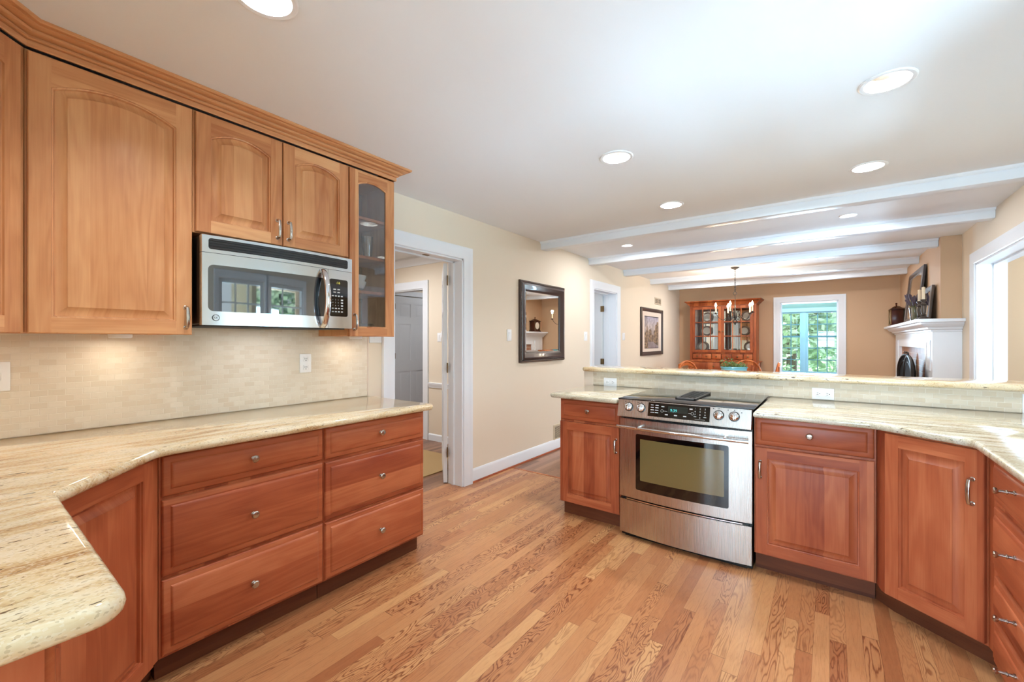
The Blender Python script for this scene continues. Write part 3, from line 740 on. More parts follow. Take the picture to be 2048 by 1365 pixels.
# end cabinet of the near run (its side panel shows under the counter corner)
t = thing('base_cabinet', 'cherry end cabinet under the near rounded corner of the left counter', 'cabinet', (-0.90, 0.115, 0.0), R(180))
base_body(t, 0.0, 0.70, 0.61)
dd = drawer_front(t, 0.006, 0.694, 0.712, 0.866, LOD); knob(dd, 0.35, 0.79); dd = panel_door(t, 0.006, 0.694, 0.113, 0.700, LO); pull(dd, 0.655, 0.58)
# left countertop
P = [(-2.622, -0.495), (-0.850, -0.495), (-0.850, 0.180), (-1.585, 0.188), (-1.945, 0.490), (-1.945, 1.832), (-2.622, 1.832)]
P = fillet(P, {2: 0.045, 3: 0.05, 4: 0.09, 5: 0.03})
slab('countertop', P, 0.878, 0.914, M_GR_L, 'cream and gold granite countertop on the left cabinets', 'countertop')
# backsplash
b = B(); b.box(XL + 0.001, XL + 0.010, -0.48, 1.818, 0.915, 1.42); tag(b.build('backsplash', M_TILE_L, ang=0), 'cream tumbled stone mosaic backsplash between left counter and wall cabinets', 'backsplash')
b = B(); b.box(XL + 0.001, XL + 0.013, 1.8185, 1.829, 0.915, 1.42, 0, 0.002, 1); struct(b.build('trim_15', M_MAT), 'thin edge strip closing the left backsplash', 'molding')

def outlet(loc, rz, label, w=0.072, h=0.115, kind='duplex', group=None):
    t = thing('outlet' if kind != 'switch' else 'light_switch', label, 'outlet' if kind != 'switch' else 'light switch', loc, rz, group)
    hz = w > h
    b = B(); b.box(-w / 2, w / 2, -0.006, 0.0, -h / 2, h / 2, 0, 0.002, 2); b.build('cover_plate', M_WPLAST, t)
    if kind == 'switch':
        b = B(); b.box(-0.016, 0.016, -0.008, -0.0062, -0.033, 0.033, 0, 0.001, 1); b.loops([[(-0.013, -0.0082, -0.03), (0.013, -0.0082, -0.03), (0.013, -0.0082, 0.03), (-0.013, -0.0082, 0.03)], [(-0.013, -0.0082, -0.03), (0.013, -0.0082, -0.03), (0.013, -0.012, 0.028), (-0.013, -0.012, 0.028)]], False, True)
        b.build('rocker', M_WPLAST, t); return t
    for s in (-1, 1):
        cx_, cz = (s * 0.026, 0) if hz else (0, s * 0.026)
        b = B(); b.box(cx_ - 0.015, cx_ + 0.015, -0.0085, -0.0062, cz - 0.015, cz + 0.015, 0, 0.003, 2)
        if hz:
            for k in (-1, 1): b.box(cx_ - 0.0075, cx_ + 0.0025, -0.0092, -0.0086, cz + k * 0.006 - 0.0012, cz + k * 0.006 + 0.0012, 1)
            b.lathe([(0.0028, -0.0092), (0.0028, -0.0086)], (cx_ + 0.009, 0, cz), 'y', 10, 1, True, True)
        else:
            for k in (-1, 1): b.box(cx_ + k * 0.006 - 0.0012, cx_ + k * 0.006 + 0.0012, -0.0092, -0.0086, cz - 0.0025, cz + 0.0075, 1)
            b.lathe([(0.0028, -0.0092), (0.0028, -0.0086)], (cx_, 0, cz - 0.009), 'y', 10, 1, True, True)
        b.build('socket', (M_WPLAST, M_SLOT), t)
    return t
outlet((XL + 0.010, 1.374, 1.162), LEFT, 'upright white outlet on the left backsplash below the microwave')
outlet((XL + 0.010, 0.115, 1.160), LEFT, 'wide white outlet on the left backsplash cut by the photo edge', 0.13, 0.115, 'duplex')
outlet((XL, 1.892, 1.345), LEFT, 'white switch plate tucked under the glass-front cabinet', 0.105, 0.115, 'switch')
outlet((XL, 3.495, 1.360), LEFT, 'white light switch between hall doorway and mirror', 0.072, 0.118, 'switch')
outlet((XL, 5.200, 1.363), LEFT, 'white light switch right of the mirror', 0.09, 0.118, 'switch')
outlet((XL, 6.520, 1.372), LEFT, 'white light switch right of the second left doorway', 0.10, 0.118, 'switch')
outlet((-4.04, 3.88, 1.348), 0, 'white light switch on the hall wall', 0.072, 0.115, 'switch')
t = thing('thermostat', 'small white thermostat on the hall wall beside the open door', 'thermostat', (-3.945, 3.88, 1.385), 0)
b = B(); b.box(-0.045, 0.045, -0.022, 0, -0.04, 0.04, 0, 0.004); b.build('housing', M_WPLAST, t); b = B(); b.box(-0.028, 0.028, -0.0232, -0.0222, -0.005, 0.026); b.build('display', plain('lcd_grey', lin(120, 140, 150), 0.2), t)

# ================================================================== KITCHEN: LEFT WALL CABINETS
Z0U, Z1U = 1.328, 2.338
UX = -2.28
t = thing('wall_cabinet', 'large single-door cherry wall cabinet left of the microwave', 'cabinet', (UX, 0.0, Z0U), LEFT)
b = B(); b.box(0.190, 0.6895, 0.0205, 0.339, 0.002, Z1U - Z0U + 0.005, 0, 0.001, 1); b.build('body', UP, t)
d = panel_door(t, 0.196, 0.684, 0.0, 1.006, UP, 0.050); pull(d, 0.660, 0.075, 0.10)
t = thing('wall_cabinet', 'two-door cherry wall cabinet above the microwave', 'cabinet', (UX, 0.0, 1.79), LEFT)
b = B(); b.box(0.6905, 1.4595, 0.0205, 0.339, 0.0, 0.553, 0, 0.001, 1); b.build('body', UP, t)
d = panel_door(t, 0.698, 1.076, 0.004, 0.544, UP, 0.042); pull(d, 1.050, 0.085, 0.10)
d = panel_door(t, 1.082, 1.456, 0.004, 0.544, UP, 0.042); pull(d, 1.106, 0.085, 0.10)
t = thing('display_cabinet', 'narrow glass-front cherry wall cabinet right of the microwave', 'cabinet', (UX, 0.0, Z0U), LEFT)
b = B(); zt = Z1U - Z0U + 0.005
b.box(1.4605, 1.479, 0.0205, 0.339, 0.002, zt); b.box(1.771, 1.790, 0.0205, 0.339, 0.002, zt); b.box(1.479, 1.771, 0.0205, 0.331, 0.002, 0.030); b.box(1.479, 1.771, 0.0205, 0.331, zt - 0.03, zt); b.box(1.479, 1.771, 0.331, 0.339, 0.03, zt - 0.03, 1)
b.build('body', (W_UP_V, W_INSIDE), t)
for z in (0.283, 0.500, 0.739):
    b = B(); b.box(1.4795, 1.7705, 0.03, 0.330, z - 0.018, z, 0, 0.001, 1); b.build('shelf', W_CHAIR, t)
d = panel_door(t, 1.465, 1.786, 0.0, 1.006, UP, 0.030, True, stile=0.055, rail=0.052); pull(d, 1.492, 0.085, 0.10)
# items in the display cabinet
def at_disp(x, y, z): return (UX - y, x, Z0U + z)
pr_o = [(0.022, 0.0), (0.026, 0.004), (0.030, 0.04), (0.038, 0.14), (0.036, 0.14), (0.028, 0.04), (0.020, 0.008), (0.0001, 0.008)]
for i, (x, y, s, lb) in enumerate(((1.555, 0.10, 1.0, 'clear flared drinking glass on the middle shelf, front left'), (1.615, 0.20, 0.95, 'clear flared drinking glass on the middle shelf, at the back'), (1.660, 0.11, 1.0, 'clear flared drinking glass on the middle shelf, front right'))):
    b = B(); b.lathe([(r * s, h * s) for r, h in pr_o], (0, 0, 0), 'z', 24, 0, True); tag(b.build('drinking_glass', M_TUMB, loc=at_disp(x, y, 0.5008)), lb, 'glass', 'drinking glasses in the glass-front cabinet')
bw = [(0.030, 0.0), (0.034, 0.003), (0.062, 0.020), (0.074, 0.050), (0.076, 0.062), (0.072, 0.062), (0.058, 0.024), (0.03, 0.008), (0.0001, 0.007)]
for i, lb in enumerate(('lower white bowl of the stack behind the cabinet glass', 'upper white bowl of the stack behind the cabinet glass')):
    b = B(); b.lathe(bw, (0, 0, 0), 'z', 32, 0, True); tag(b.build('bowl', M_WCERAM, loc=at_disp(1.575, 0.13, 0.2838 + 0.038 * i)), lb, 'bowl', 'white bowls in the glass-front cabinet')
pl = [(0.05, 0.0), (0.06, 0.002), (0.105, 0.012), (0.107, 0.015), (0.06, 0.006), (0.0001, 0.005)]
for i in range(5):
    b = B(); b.lathe(pl, (0, 0, 0), 'z', 32, 0, True)
    tag(b.build('plate', M_TUMB, loc=at_disp(1.625, 0.17, 0.0308 + 0.009 * i)), ('bottom', 'second', 'middle', 'fourth', 'top')[i] + ' clear glass plate of the stack at the foot of the glass-front cabinet', 'plate', 'glass plates in the glass-front cabinet')
# corner wall cabinet
rzc = R(135); L_ = math.hypot(0.35, 0.35)
t = thing('corner_cabinet', 'diagonal cherry corner wall cabinet at the left photo edge', 'cabinet', (-1.93, -0.16, Z0U), rzc)
Mi = (Matrix.Translation((-1.93, -0.16, 0)) @ Matrix.Rotation(rzc, 4, 'Z')).inverted()
b = B(); b.prism([loc2(p) for p in ((-2.300, 0.189), (-2.62, 0.189), (-2.62, -0.49), (-1.945, -0.49), (-1.945, -0.166))], 0.002, Z1U - Z0U + 0.005); b.build('body', UP, t)
d = panel_door(t, 0.012, L_ - 0.012, 0.0, 1.006, UP, 0.04); pull(d, 0.035, 0.075, 0.10)
# crown moulding along the wall cabinets
CR = [(0.0005, 2.343), (0.006, 2.343), (0.008, 2.347), (0.008, 2.362), (0.004, 2.364), (0.004, 2.367), (0.014, 2.368), (0.018, 2.371), (0.018, 2.376), (0.013, 2.378), (0.013, 2.381), (0.026, 2.382), (0.034, 2.386), (0.038, 2.392), (0.034, 2.394), (0.034, 2.397), (0.050, 2.398), (0.060, 2.403), (0.060, 2.406), (0.074, 2.407), (0.078, 2.412), (0.078, 2.4195), (0.0005, 2.4195)]
b = B(); sweep(b, [(XL + 0.004, 1.790), (UX, 1.790), (UX, 0.19), (-1.93, -0.16), (-1.93, -0.49)], [(-o, z) for o, z in CR][::-1])
tag(b.build('crown_molding', W_UP_Y, ang=25), 'stepped cherry crown moulding along the tops of the wall cabinets', 'molding')
# under-cabinet lights
def ucl(px, x, e, lb):
    t = thing('undercabinet_light', lb, 'light', (px, x, Z0U), 0)
    b = B(); b.lathe([(0.040, 0.001), (0.040, -0.012), (0.034, -0.016), (0.030, -0.016)], (0, 0, 0), 'z', 28, 0, True); b.build('housing', M_WPLAST, t)
    b = B(); b.lathe([(0.030, -0.0155), (0.0001, -0.0145)], (0, 0, 0), 'z', 24, 0, False, True); b.build('lens', M_LENSU, t)
    lamp('undercabinet_lamp', 'AREA', (px, x, Z0U - 0.018), e, UCAB, (0, 0, 0), 0.075)
ucl(-2.47, 0.48, 0.5, 'small warm puck light under the large wall cabinet')
ucl(-2.40, -0.10, 1.0, 'small warm puck light under the corner wall cabinet')
ucl(-2.47, 1.63, 0.45, 'small warm puck light under the glass-front cabinet')

# ------------------------------------------------------------------ microwave
MX = -2.215; MZ = 1.371
t = thing('microwave', 'stainless over-the-range microwave with curved bar handle', 'microwave', (MX, 0.0, MZ), LEFT)
b = B(); b.box(0.703, 1.437, 0.030, 0.405, 0.006, 0.400, 0, 0.003); b.box(0.72, 1.42, 0.05, 0.39, -0.004, 0.006, 1); b.build('body', (M_BLACK, M_SLOT), t)
def bow(x, x0, x1, a): u = (x - x0) / (x1 - x0) * 2 - 1; return -a * (1 - u * u)
def bowed_panel(b, x0, x1, z0, z1, A, X0, X1, y0, th, m=0, n=18, r=0.0, rz=None):
    """front panel whose face bulges towards -y along x"""
    xs = [x0 + (x1 - x0) * k / n for k in range(n + 1)]
    fr = [(x, y0 + bow(x, X0, X1, A)) for x in xs]
    lo = [(x, y, z0) for x, y in fr]; hi = [(x, y, z1) for x, y in fr]
    blo = [(x, y + th, z0) for x, y in fr]; bhi = [(x, y + th, z1) for x, y in fr]
    b.loops([lo, hi, bhi, blo], False, False, m, closed=False, ring=True)
    for k in (0, n): b.face([lo[k], hi[k], bhi[k], blo[k]], m)
def bowed_round(b, x0, x1, z0, z1, r, A, X0, X1, y0, th, m=0, seg=6):
    """rounded-corner inlay following the same bulge"""
    pts = []
    for cx_, cz, a0 in ((x1 - r, z0 + r, -90), (x1 - r, z1 - r, 0), (x0 + r, z1 - r, 90), (x0 + r, z0 + r, 180)):
        for k in range(seg + 1):
            a = R(a0 + 90 * k / seg); pts.append((cx_ + r * math.cos(a), cz + r * math.sin(a)))
    # rows of columns so the inlay bends: build column strips between sorted x cuts
    cols = []
    for u in [0.5 - 0.5 * math.cos(PI * k / 40) for k in range(41)]:
        x = x0 + (x1 - x0) * u
        dx = max(0.0, r - (x - x0), r - (x1 - x)); dz = r - math.sqrt(max(r * r - dx * dx, 0))
        cols.append((x, z0 + dz, z1 - dz))
    F = lambda x: y0 + bow(x, X0, X1, A)
    for (xa, la, ha), (xb, lb_, hb) in zip(cols[:-1], cols[1:]):
        b.face([(xa, F(xa), la), (xb, F(xb), lb_), (xb, F(xb), hb), (xa, F(xa), ha)], m)
        b.face([(xa, F(xa), ha), (xb, F(xb), hb), (xb, F(xb) + th, hb), (xa, F(xa) + th, ha)], m)
        b.face([(xa, F(xa), la), (xa, F(xa) + th, la), (xb, F(xb) + th, lb_), (xb, F(xb), lb_)], m)
    for x, l, h in (cols[0], cols[-1]): b.face([(x, F(x), l), (x, F(x) + th, l), (x, F(x) + th, h), (x, F(x), h)], m)
MA = 0.022
b = B(); bowed_panel(b, 0.700, 1.436, 0.3235, 0.400, MA, 0.70, 1.436, 0.0, 0.03); top = b.build('top_panel', M_STEEL_M, t)
b = B(); bowed_round(b, 0.724, 1.406, 0.339, 0.387, 0.010, MA, 0.70, 1.436, -0.0015, 0.002); vg = b.build('vent_grille', M_BLACK, t)
b = B()
for k in range(4):
    z = 0.3435 + 0.0115 * k; bowed_panel(b, 0.728, 1.402, z, z + 0.0035, MA, 0.70, 1.436, -0.0045, 0.003)
b.build('louver', plain('dark_louver', lin(44, 44, 46), 0.3), vg)
b = B(); bowed_panel(b, 0.700, 1.280, 0.0, 0.3215, MA, 0.70, 1.436, 0.0, 0.03); dr = b.build('door', M_STEEL_M, t)
b = B(); bowed_round(b, 0.722, 1.268, 0.062, 0.270, 0.022, MA, 0.70, 1.436, -0.0012, 0.002); b.build('window', M_MWGL, dr)
b = B(); bowed_round(b, 1.226, 1.2675, 0.063, 0.269, 0.006, MA, 0.70, 1.436, -0.0018, 0.001); b.build('window_band', M_BGLASS, dr)
b = B(); bowed_panel(b, 1.282, 1.436, 0.0, 0.3215, MA, 0.70, 1.436, 0.0, 0.03); cp = b.build('control_panel', M_STEEL_M, t)
b = B(); bowed_round(b, 1.290, 1.406, 0.066, 0.273, 0.012, MA, 0.70, 1.436, -0.0012, 0.002); kp = b.build('keypad', M_BGLASS, cp)
fy = lambda x: bow(x, 0.70, 1.436, MA) - 0.0018
b = B()
for q, z in enumerate((0.216, 0.200)):
    for x in (1.320, 1.345): b.box(x - 0.009, x + 0.009, fy(x), fy(x) + 0.0008, z - 0.003, z + 0.003)
for z in (0.180,):
    for x in (1.309, 1.328, 1.347, 1.366): b.box(x - 0.006, x + 0.006, fy(x), fy(x) + 0.0008, z - 0.004, z + 0.003)
for q, z in enumerate((0.158, 0.142, 0.126)):
    for j, x in enumerate((1.309, 1.326, 1.343)): text_on(b, str(q * 3 + j + 1), 0.010, x, fy(x), z)
    b.box(1.360, 1.374, fy(1.367), fy(1.367) + 0.0008, z - 0.004, z + 0.004)
for z in (0.110, 0.092):
    for x in (1.309, 1.328, 1.347, 1.367): b.box(x - 0.006, x + 0.006, fy(x), fy(x) + 0.0008, z - 0.003, z + 0.003)
b.build('key_legend', M_MARK, kp)
b = B(); text_on(b, '1:16', 0.019, 1.338, fy(1.338), 0.2525); b.build('clock_digits', M_LEDY, kp)
b = B()
hp = [(1.247, bow(1.247, 0.7, 1.436, MA) + 0.002, 0.310), (1.248, -0.050, 0.292), (1.249, -0.066, 0.230), (1.249, -0.071, 0.158), (1.249, -0.066, 0.086), (1.248, -0.050, 0.024), (1.247, bow(1.247, 0.7, 1.436, MA) + 0.002, 0.006)]
sm = []
for k in range(25):
    u = k / 24; s_ = math.sin(PI * u) ** 0.6
    sm.append((1.248, -0.021 - 0.052 * s_, 0.310 - 0.304 * u))
b.tube(sm, 0.0105, 12, 0, flat=1.55); b.build('handle', M_CHROME, dr)
b = B(); lx, lz = 0.7515, 0.0335; ly = bow(lx, 0.7, 1.436, MA) - 0.001
b.lathe([(0.0148, 0.001), (0.0148, -0.001), (0.0125, -0.001), (0.0125, 0.001)], (lx, ly, lz), 'y', 32, 0); b.lathe([(0.0110, -0.0004), (0.0106, -0.0004)], (lx, ly, lz), 'y', 32, 0)
text_on(b, 'GE', 0.0125, lx, ly - 0.0006, lz)
b.build('emblem', plain('emblem_grey', lin(52, 56, 56), 0.4), dr)

lamp('microwave_task_lamp', 'AREA', (-2.40, 1.07, 1.362), 0.8, SOFT, (0, 0, 0), 0.10, 0.30)

# ================================================================== PENINSULA
t = thing('base_cabinet', 'cherry base cabinet with one drawer and one door left of the range', 'cabinet', (0, 2.782, 0), PEN)
base_body(t, -1.622, -1.148, 0.71)
d = drawer_front(t, -1.616, -1.154, 0.720, 0.866, LOD); knob(d, -1.388, 0.797)
d = panel_door(t, -1.616, -1.154, 0.113, 0.706, LO); pull(d, -1.176, 0.578, 0.10)
t = thing('base_cabinet', 'cherry base cabinet with one drawer and one door right of the range', 'cabinet', (0, 2.747, 0), PEN)
base_body(t, -0.343, 0.185, 0.745)
d = drawer_front(t, -0.337, 0.177, 0.718, 0.872, LOD); knob(d, -0.085, 0.798)
d = panel_door(t, -0.337, 0.177, 0.113, 0.706, LO); pull(d, -0.312, 0.583, 0.10)
# diagonal corner cabinet on the right
P0, P1 = (0.204, 2.662), (0.486, 2.444)
rz = math.atan2(P1[1] - P0[1], P1[0] - P0[0]); dl = math.hypot(P1[0] - P0[0], P1[1] - P0[1])
t = thing('corner_cabinet', 'cherry corner base cabinet with tall diagonal door right of the range', 'cabinet', (P0[0], P0[1], 0), rz)
Mi = (Matrix.Translation((P0[0], P0[1], 0)) @ Matrix.Rotation(rz, 4, 'Z')).inverted()
b = B(); b.prism([loc2(p) for p in ((0.186, 2.772), (0.199, 2.705), (0.216, 2.678), (0.500, 2.458), (0.510, 2.393), (1.10, 2.393), (1.10, 3.49), (0.186, 3.49))], 0.103, 0.876, 0)
b.prism([loc2(p) for p in ((0.187, 2.83), (0.25, 2.745), (0.545, 2.515), (0.58, 2.394), (1.10, 2.394), (1.10, 3.49), (0.187, 3.49))], 0.0, 0.103, 1)
b.build('body', (W_LO_V, W_TOE), t)
d = panel_door(t, 0.002, dl - 0.002, 0.113, 0.868, LO); pull(d, dl - 0.036, 0.70, 0.11)
# right run drawers
t = thing('base_cabinet', 'four-drawer cherry base cabinet at the right photo edge', 'cabinet', (0.478, 2.380, 0), RIGHT)
base_body(t, 0.0, 0.62, 0.63)
for z0, z1, zk in ((0.712, 0.872, 0.812), (0.456, 0.690, 0.604), (0.290, 0.434, 0.395), (0.113, 0.268, 0.225)):
    d = drawer_front(t, 0.045, 0.612, z0, z1, LOD)
    b = B(); kx = 0.32
    b.lathe([(0.008, 0.0), (0.008, -0.004), (0.0052, -0.006), (0.005, -0.016), (0.0075, -0.018), (0.0075, -0.020), (0.005, -0.022), (0.0048, -0.036), (0.0075, -0.039), (0.0105, -0.043), (0.011, -0.047), (0.008, -0.050), (0.0001, -0.051)], (kx, 0.0, zk), 'y', 18, 0, True, True)
    b.build('knob', M_NICKEL, d)
t = thing('base_cabinet', 'cherry base cabinet continuing under the kitchen windows', 'cabinet', (0.478, 1.758, 0), RIGHT)
base_body(t, 0.0, 0.9, 0.63); panel_door(t, 0.006, 0.446, 0.113, 0.868, LO); panel_door(t, 0.452, 0.894, 0.113, 0.868, LO)
# peninsula countertops
P = fillet([(-1.690, 3.488), (-1.690, 2.742), (-1.1435, 2.712), (-1.1435, 3.488)], {1: 0.035})
slab('countertop', P, 0.878, 0.912, M_GR_P, 'small granite countertop left of the range', 'countertop', 0.012)
P = fillet([(-0.3385, 2.680), (0.170, 2.662), (0.452, 2.440), (0.452, 0.80), (1.112, 0.80), (1.112, 3.488), (-0.3385, 3.488)], {1: 0.10, 2: 0.08, 3: 0.03})
slab('countertop', P, 0.878, 0.912, M_GR_P, 'grey cream granite countertop right of the range', 'countertop', 0.012)
# tile on the bar wall
b = B(); b.box(-1.687, 1.112, 3.4905, 3.501, 0.913, 1.029); tag(b.build('backsplash', M_TILE_P, ang=0), 'low strip of beige mosaic tile under the raised bar', 'backsplash')
b = B(); b.box(-1.778, -1.688, 3.489, 3.6405, 0.0, 1.029, 0, 0.002, 1); struct(b.build('trim_16', M_WALL), 'pale end post of the half wall', 'molding')
P = fillet([(-1.790, 3.445), (1.112, 3.445), (1.112, 3.80), (-1.790, 3.80)], {0: 0.05, 3: 0.05})
slab('bar_top', P, 1.030, 1.067, M_GR_B, 'long raised granite bar top dividing kitchen and dining room', 'countertop')
outlet((-1.527, 3.490, 0.944), 0, 'wide white outlet on the bar tile left of the range', 0.118, 0.072)
outlet((-0.036, 3.490, 0.951), 0, 'wide white outlet on the bar tile right of the range', 0.118, 0.074)
outlet((0.875, 3.490, 0.962), 0, 'white outlet on the bar tile cut by the right photo edge', 0.085, 0.105)

# ------------------------------------------------------------------ range
t = thing('range', 'stainless slide-in range with black glass cooktop in the peninsula', 'range', (0, 2.735, 0), 0)
RX0, RX1 = -1.132, -0.348
b = B(); b.box(RX0 + 0.004, RX1 - 0.004, 0.035, 0.745, 0.004, 0.905); b.box(RX0 + 0.02, RX1 - 0.02, 0.02, 0.04, 0.25, 0.80); b.box(RX0 + 0.03, RX1 - 0.03, 0.03, 0.3, 0.0, 0.03); b.build('body', M_BLACK, t)
b = B(); b.box(RX0 - 0.006, RX1 + 0.006, -0.006, 0.748, 0.9125, 0.919, 0, 0.002, 2); ck = b.build('cooktop', M_COOK, t)
b = B()
g0, g1, h0, h1 = -0.815, -0.688, 0.16, 0.60
for k in range(2): b.box(g0, g1, (h0, h1 - 0.012)[k], (h0 + 0.012, h1)[k], 0.919, 0.930, 0, 0.002, 1)
for k in range(2): b.box((g0, g1 - 0.012)[k], (g0 + 0.012, g1)[k], h0, h1, 0.919, 0.930, 0, 0.002, 1)
b.box(g0 + 0.01, g1 - 0.01, h0 + 0.01, h1 - 0.01, 0.9192, 0.9215, 1)
for k in range(1, 14): y = h0 + (h1 - h0) * k / 14; b.box(g0 + 0.01, g1 - 0.01, y - 0.004, y + 0.004, 0.922, 0.929)
for k in range(1, 4): x = g0 + (g1 - g0) * k / 4; b.box(x - 0.003, x + 0.003, h0 + 0.01, h1 - 0.01, 0.922, 0.928)
b.build('vent_grille', (plain('grille_grey', lin(62, 60, 58), 0.4, metal=0.5), M_BLACK), ck)
# control panel: slopes forward towards the bottom
pt, pb = (-0.006, 0.912), (-0.034, 0.806)
b = B()
prof = [(0.05, 0.911), (pt[0], pt[1]), (pb[0], pb[1]), (pb[0] + 0.006, pb[1] - 0.004), (0.05, 0.80)]
b.loops([[(RX0 - 0.001, y, z) for y, z in prof], [(RX1 + 0.001 - 0.004, y, z) for y, z in prof]], True, True); cp = b.build('control_panel', M_STEEL, t)
def on_panel(z, off=0.0015):
    u = (pt[1] - z) / (pt[1] - pb[1]); return pt[0] + (pb[0] - pt[0]) * u - off
tilt = math.atan2(pt[0] - pb[0], pt[1] - pb[1])
def panel_quad(b, x0, x1, z0, z1, off, m=0):
    b.face([(x0, on_panel(z0, off), z0), (x1, on_panel(z0, off), z0), (x1, on_panel(z1, off), z1), (x0, on_panel(z1, off), z1)], m)
    b.face([(x0, on_panel(z0, off), z0), (x1, on_panel(z0, off), z0), (x1, on_panel(z0, 0), z0), (x0, on_panel(z0, 0), z0)], m)
    b.face([(x0, on_panel(z1, off), z1), (x1, on_panel(z1, off), z1), (x1, on_panel(z1, 0), z1), (x0, on_panel(z1, 0), z1)], m)
def panel_text(b, txt, size, x, z, off=0.0028, m=0):
    me = text_mesh(txt, size); b.merge(me, Matrix.Translation((x, on_panel(z, off), z)) @ Matrix.Rotation(R(90) - tilt, 4, 'X'), m); bpy.data.meshes.remove(me)
b = B(); panel_quad(b, -0.932, -0.566, 0.8235, 0.9085, 0.002); bd = b.build('display_panel', M_BGLASS, cp, ang=0)
b = B(); panel_quad(b, -0.808, -0.690, 0.856, 0.8945, 0.0025); b.build('screen', plain('lcd_dark', lin(44, 46, 42), 0.08), bd, ang=0)
b = B(); panel_text(b, '9:39', 0.024, -0.773, 0.869, 0.0035); b.build('clock_digits', M_LED, bd, ang=0)
b = B()
for q, z in enumerate((0.893, 0.878, 0.863, 0.848)):
    panel_quad(b, -0.915, -0.899 + 0.003 * q, z - 0.002, z + 0.002, 0.0026); panel_quad(b, -0.886, -0.866, z - 0.0025, z + 0.0025, 0.0026)
b.build('key_legend', M_MARK, bd, ang=0); b = B()
for x, z in ((-0.840, 0.888), (-0.672, 0.888), (-0.815, 0.842), (-0.760, 0.842), (-0.706, 0.842)): panel_quad(b, x - 0.009, x + 0.009, z - 0.003, z + 0.003, 0.0026)
b.build('key_legend', M_MARK, bd, ang=0); b = B()
for q, z in enumerate((0.893, 0.876, 0.859)):
    for j, x in enumerate((-0.648, -0.620, -0.592)): panel_text(b, str(q * 3 + j + 1), 0.013, x, z)
panel_text(b, '0', 0.013, -0.620, 0.842); panel_quad(b, -0.655, -0.640, 0.8455, 0.8485, 0.0026); panel_quad(b, -0.600, -0.584, 0.8455, 0.8485, 0.0026); panel_quad(b, -0.648, -0.592, 0.8315, 0.8325, 0.0026)
for x in (-0.843, -0.663):
    z = 0.862; L = []
    for rr in (0.0085, 0.0070): L.append([(x + rr * math.cos(2 * PI * k / 24), on_panel(z + rr * math.sin(2 * PI * k / 24), 0.0028), z + rr * math.sin(2 * PI * k / 24)) for k in range(24)])
    b.loops(L)
panel_quad(b, -0.834, -0.812, 0.8613, 0.8627, 0.0026); panel_quad(b, -0.686, -0.672, 0.8613, 0.8627, 0.0026)
b.build('key_legend', M_MARK, bd, ang=0)
for x in (-1.058, -0.977, -0.518, -0.437):
    kb = B(); kb.lathe([(0.029, 0.0), (0.029, -0.003), (0.026, -0.004)], (0, 0, 0), 'y', 28, 1, True, True)
    kb.lathe([(0.024, -0.003), (0.024, -0.012), (0.021, -0.015), (0.012, -0.018), (0.0001, -0.019)], (0, 0, 0), 'y', 28, 0, True, True)
    kb.box(-0.005, 0.005, -0.030, -0.012, -0.021, 0.021, 0, 0.003, 2)
    o = kb.build('knob', (M_CHROME, plain('knob_ring', lin(60, 58, 56), 0.3, metal=0.7)), cp); o.location = (x, on_panel(0.868, 0.0), 0.868); o.rotation_euler = (-tilt, 0, 0)
for x, z in ((-1.085, 0.902), (-1.058, 0.904), (-1.0, 0.902), (-0.977, 0.904), (-0.548, 0.902), (-0.518, 0.904), (-0.470, 0.902), (-0.437, 0.904), (-0.40, 0.893)):
    b = B(); panel_quad(b, x - 0.003, x + 0.003, z - 0.0025, z + 0.0015, 0.0008); b.build('burner_mark', M_SLOT, cp, ang=0)
RA = 0.030
b = B(); bowed_panel(b, RX0 + 0.004, RX1 - 0.002, 0.272, 0.789, RA, RX0, RX1, 0.0, 0.045, n=24); od = b.build('oven_door', M_STEEL, t)
b = B(); bowed_round(b, -1.014, -0.466, 0.334, 0.697, 0.012, RA, RX0, RX1, -0.0015, 0.003); wv = b.build('window_frame', M_BGLASS, od)
b = B(); bowed_round(b, -0.984, -0.490, 0.398, 0.666, 0.004, RA, RX0, RX1, -0.0022, 0.002); b.build('window', M_OVENGL, wv)
b = B(); hz = 0.742
path = [(-1.124 + 0.765 * k / 20, -0.060 + bow(-1.124 + 0.765 * k / 20, -1.124, -0.359, 0.020), hz) for k in range(21)]
b.tube(path, 0.0105, 14, 0)
for x in (-0.985, -0.478): b.lathe([(0.011, 0.03), (0.008, 0.0), (0.0075, -0.040)], (x, bow(x, RX0, RX1, RA) - 0.028 + 0.006, hz + 0.004), 'y', 14, 0, True, True)
b.build('handle', M_CHROME, od)
b = B(); bowed_panel(b, RX0 + 0.004, RX1 - 0.004, 0.034, 0.253, RA, RX0, RX1, 0.0, 0.045, n=24); b.build('storage_drawer', M_STEEL, t)
b = B(); bowed_panel(b, RX0 + 0.05, RX1 - 0.05, 0.256, 0.262, RA, RX0, RX1, 0.005, 0.03, n=24); b.build('drawer_grip', M_CHROME, t)

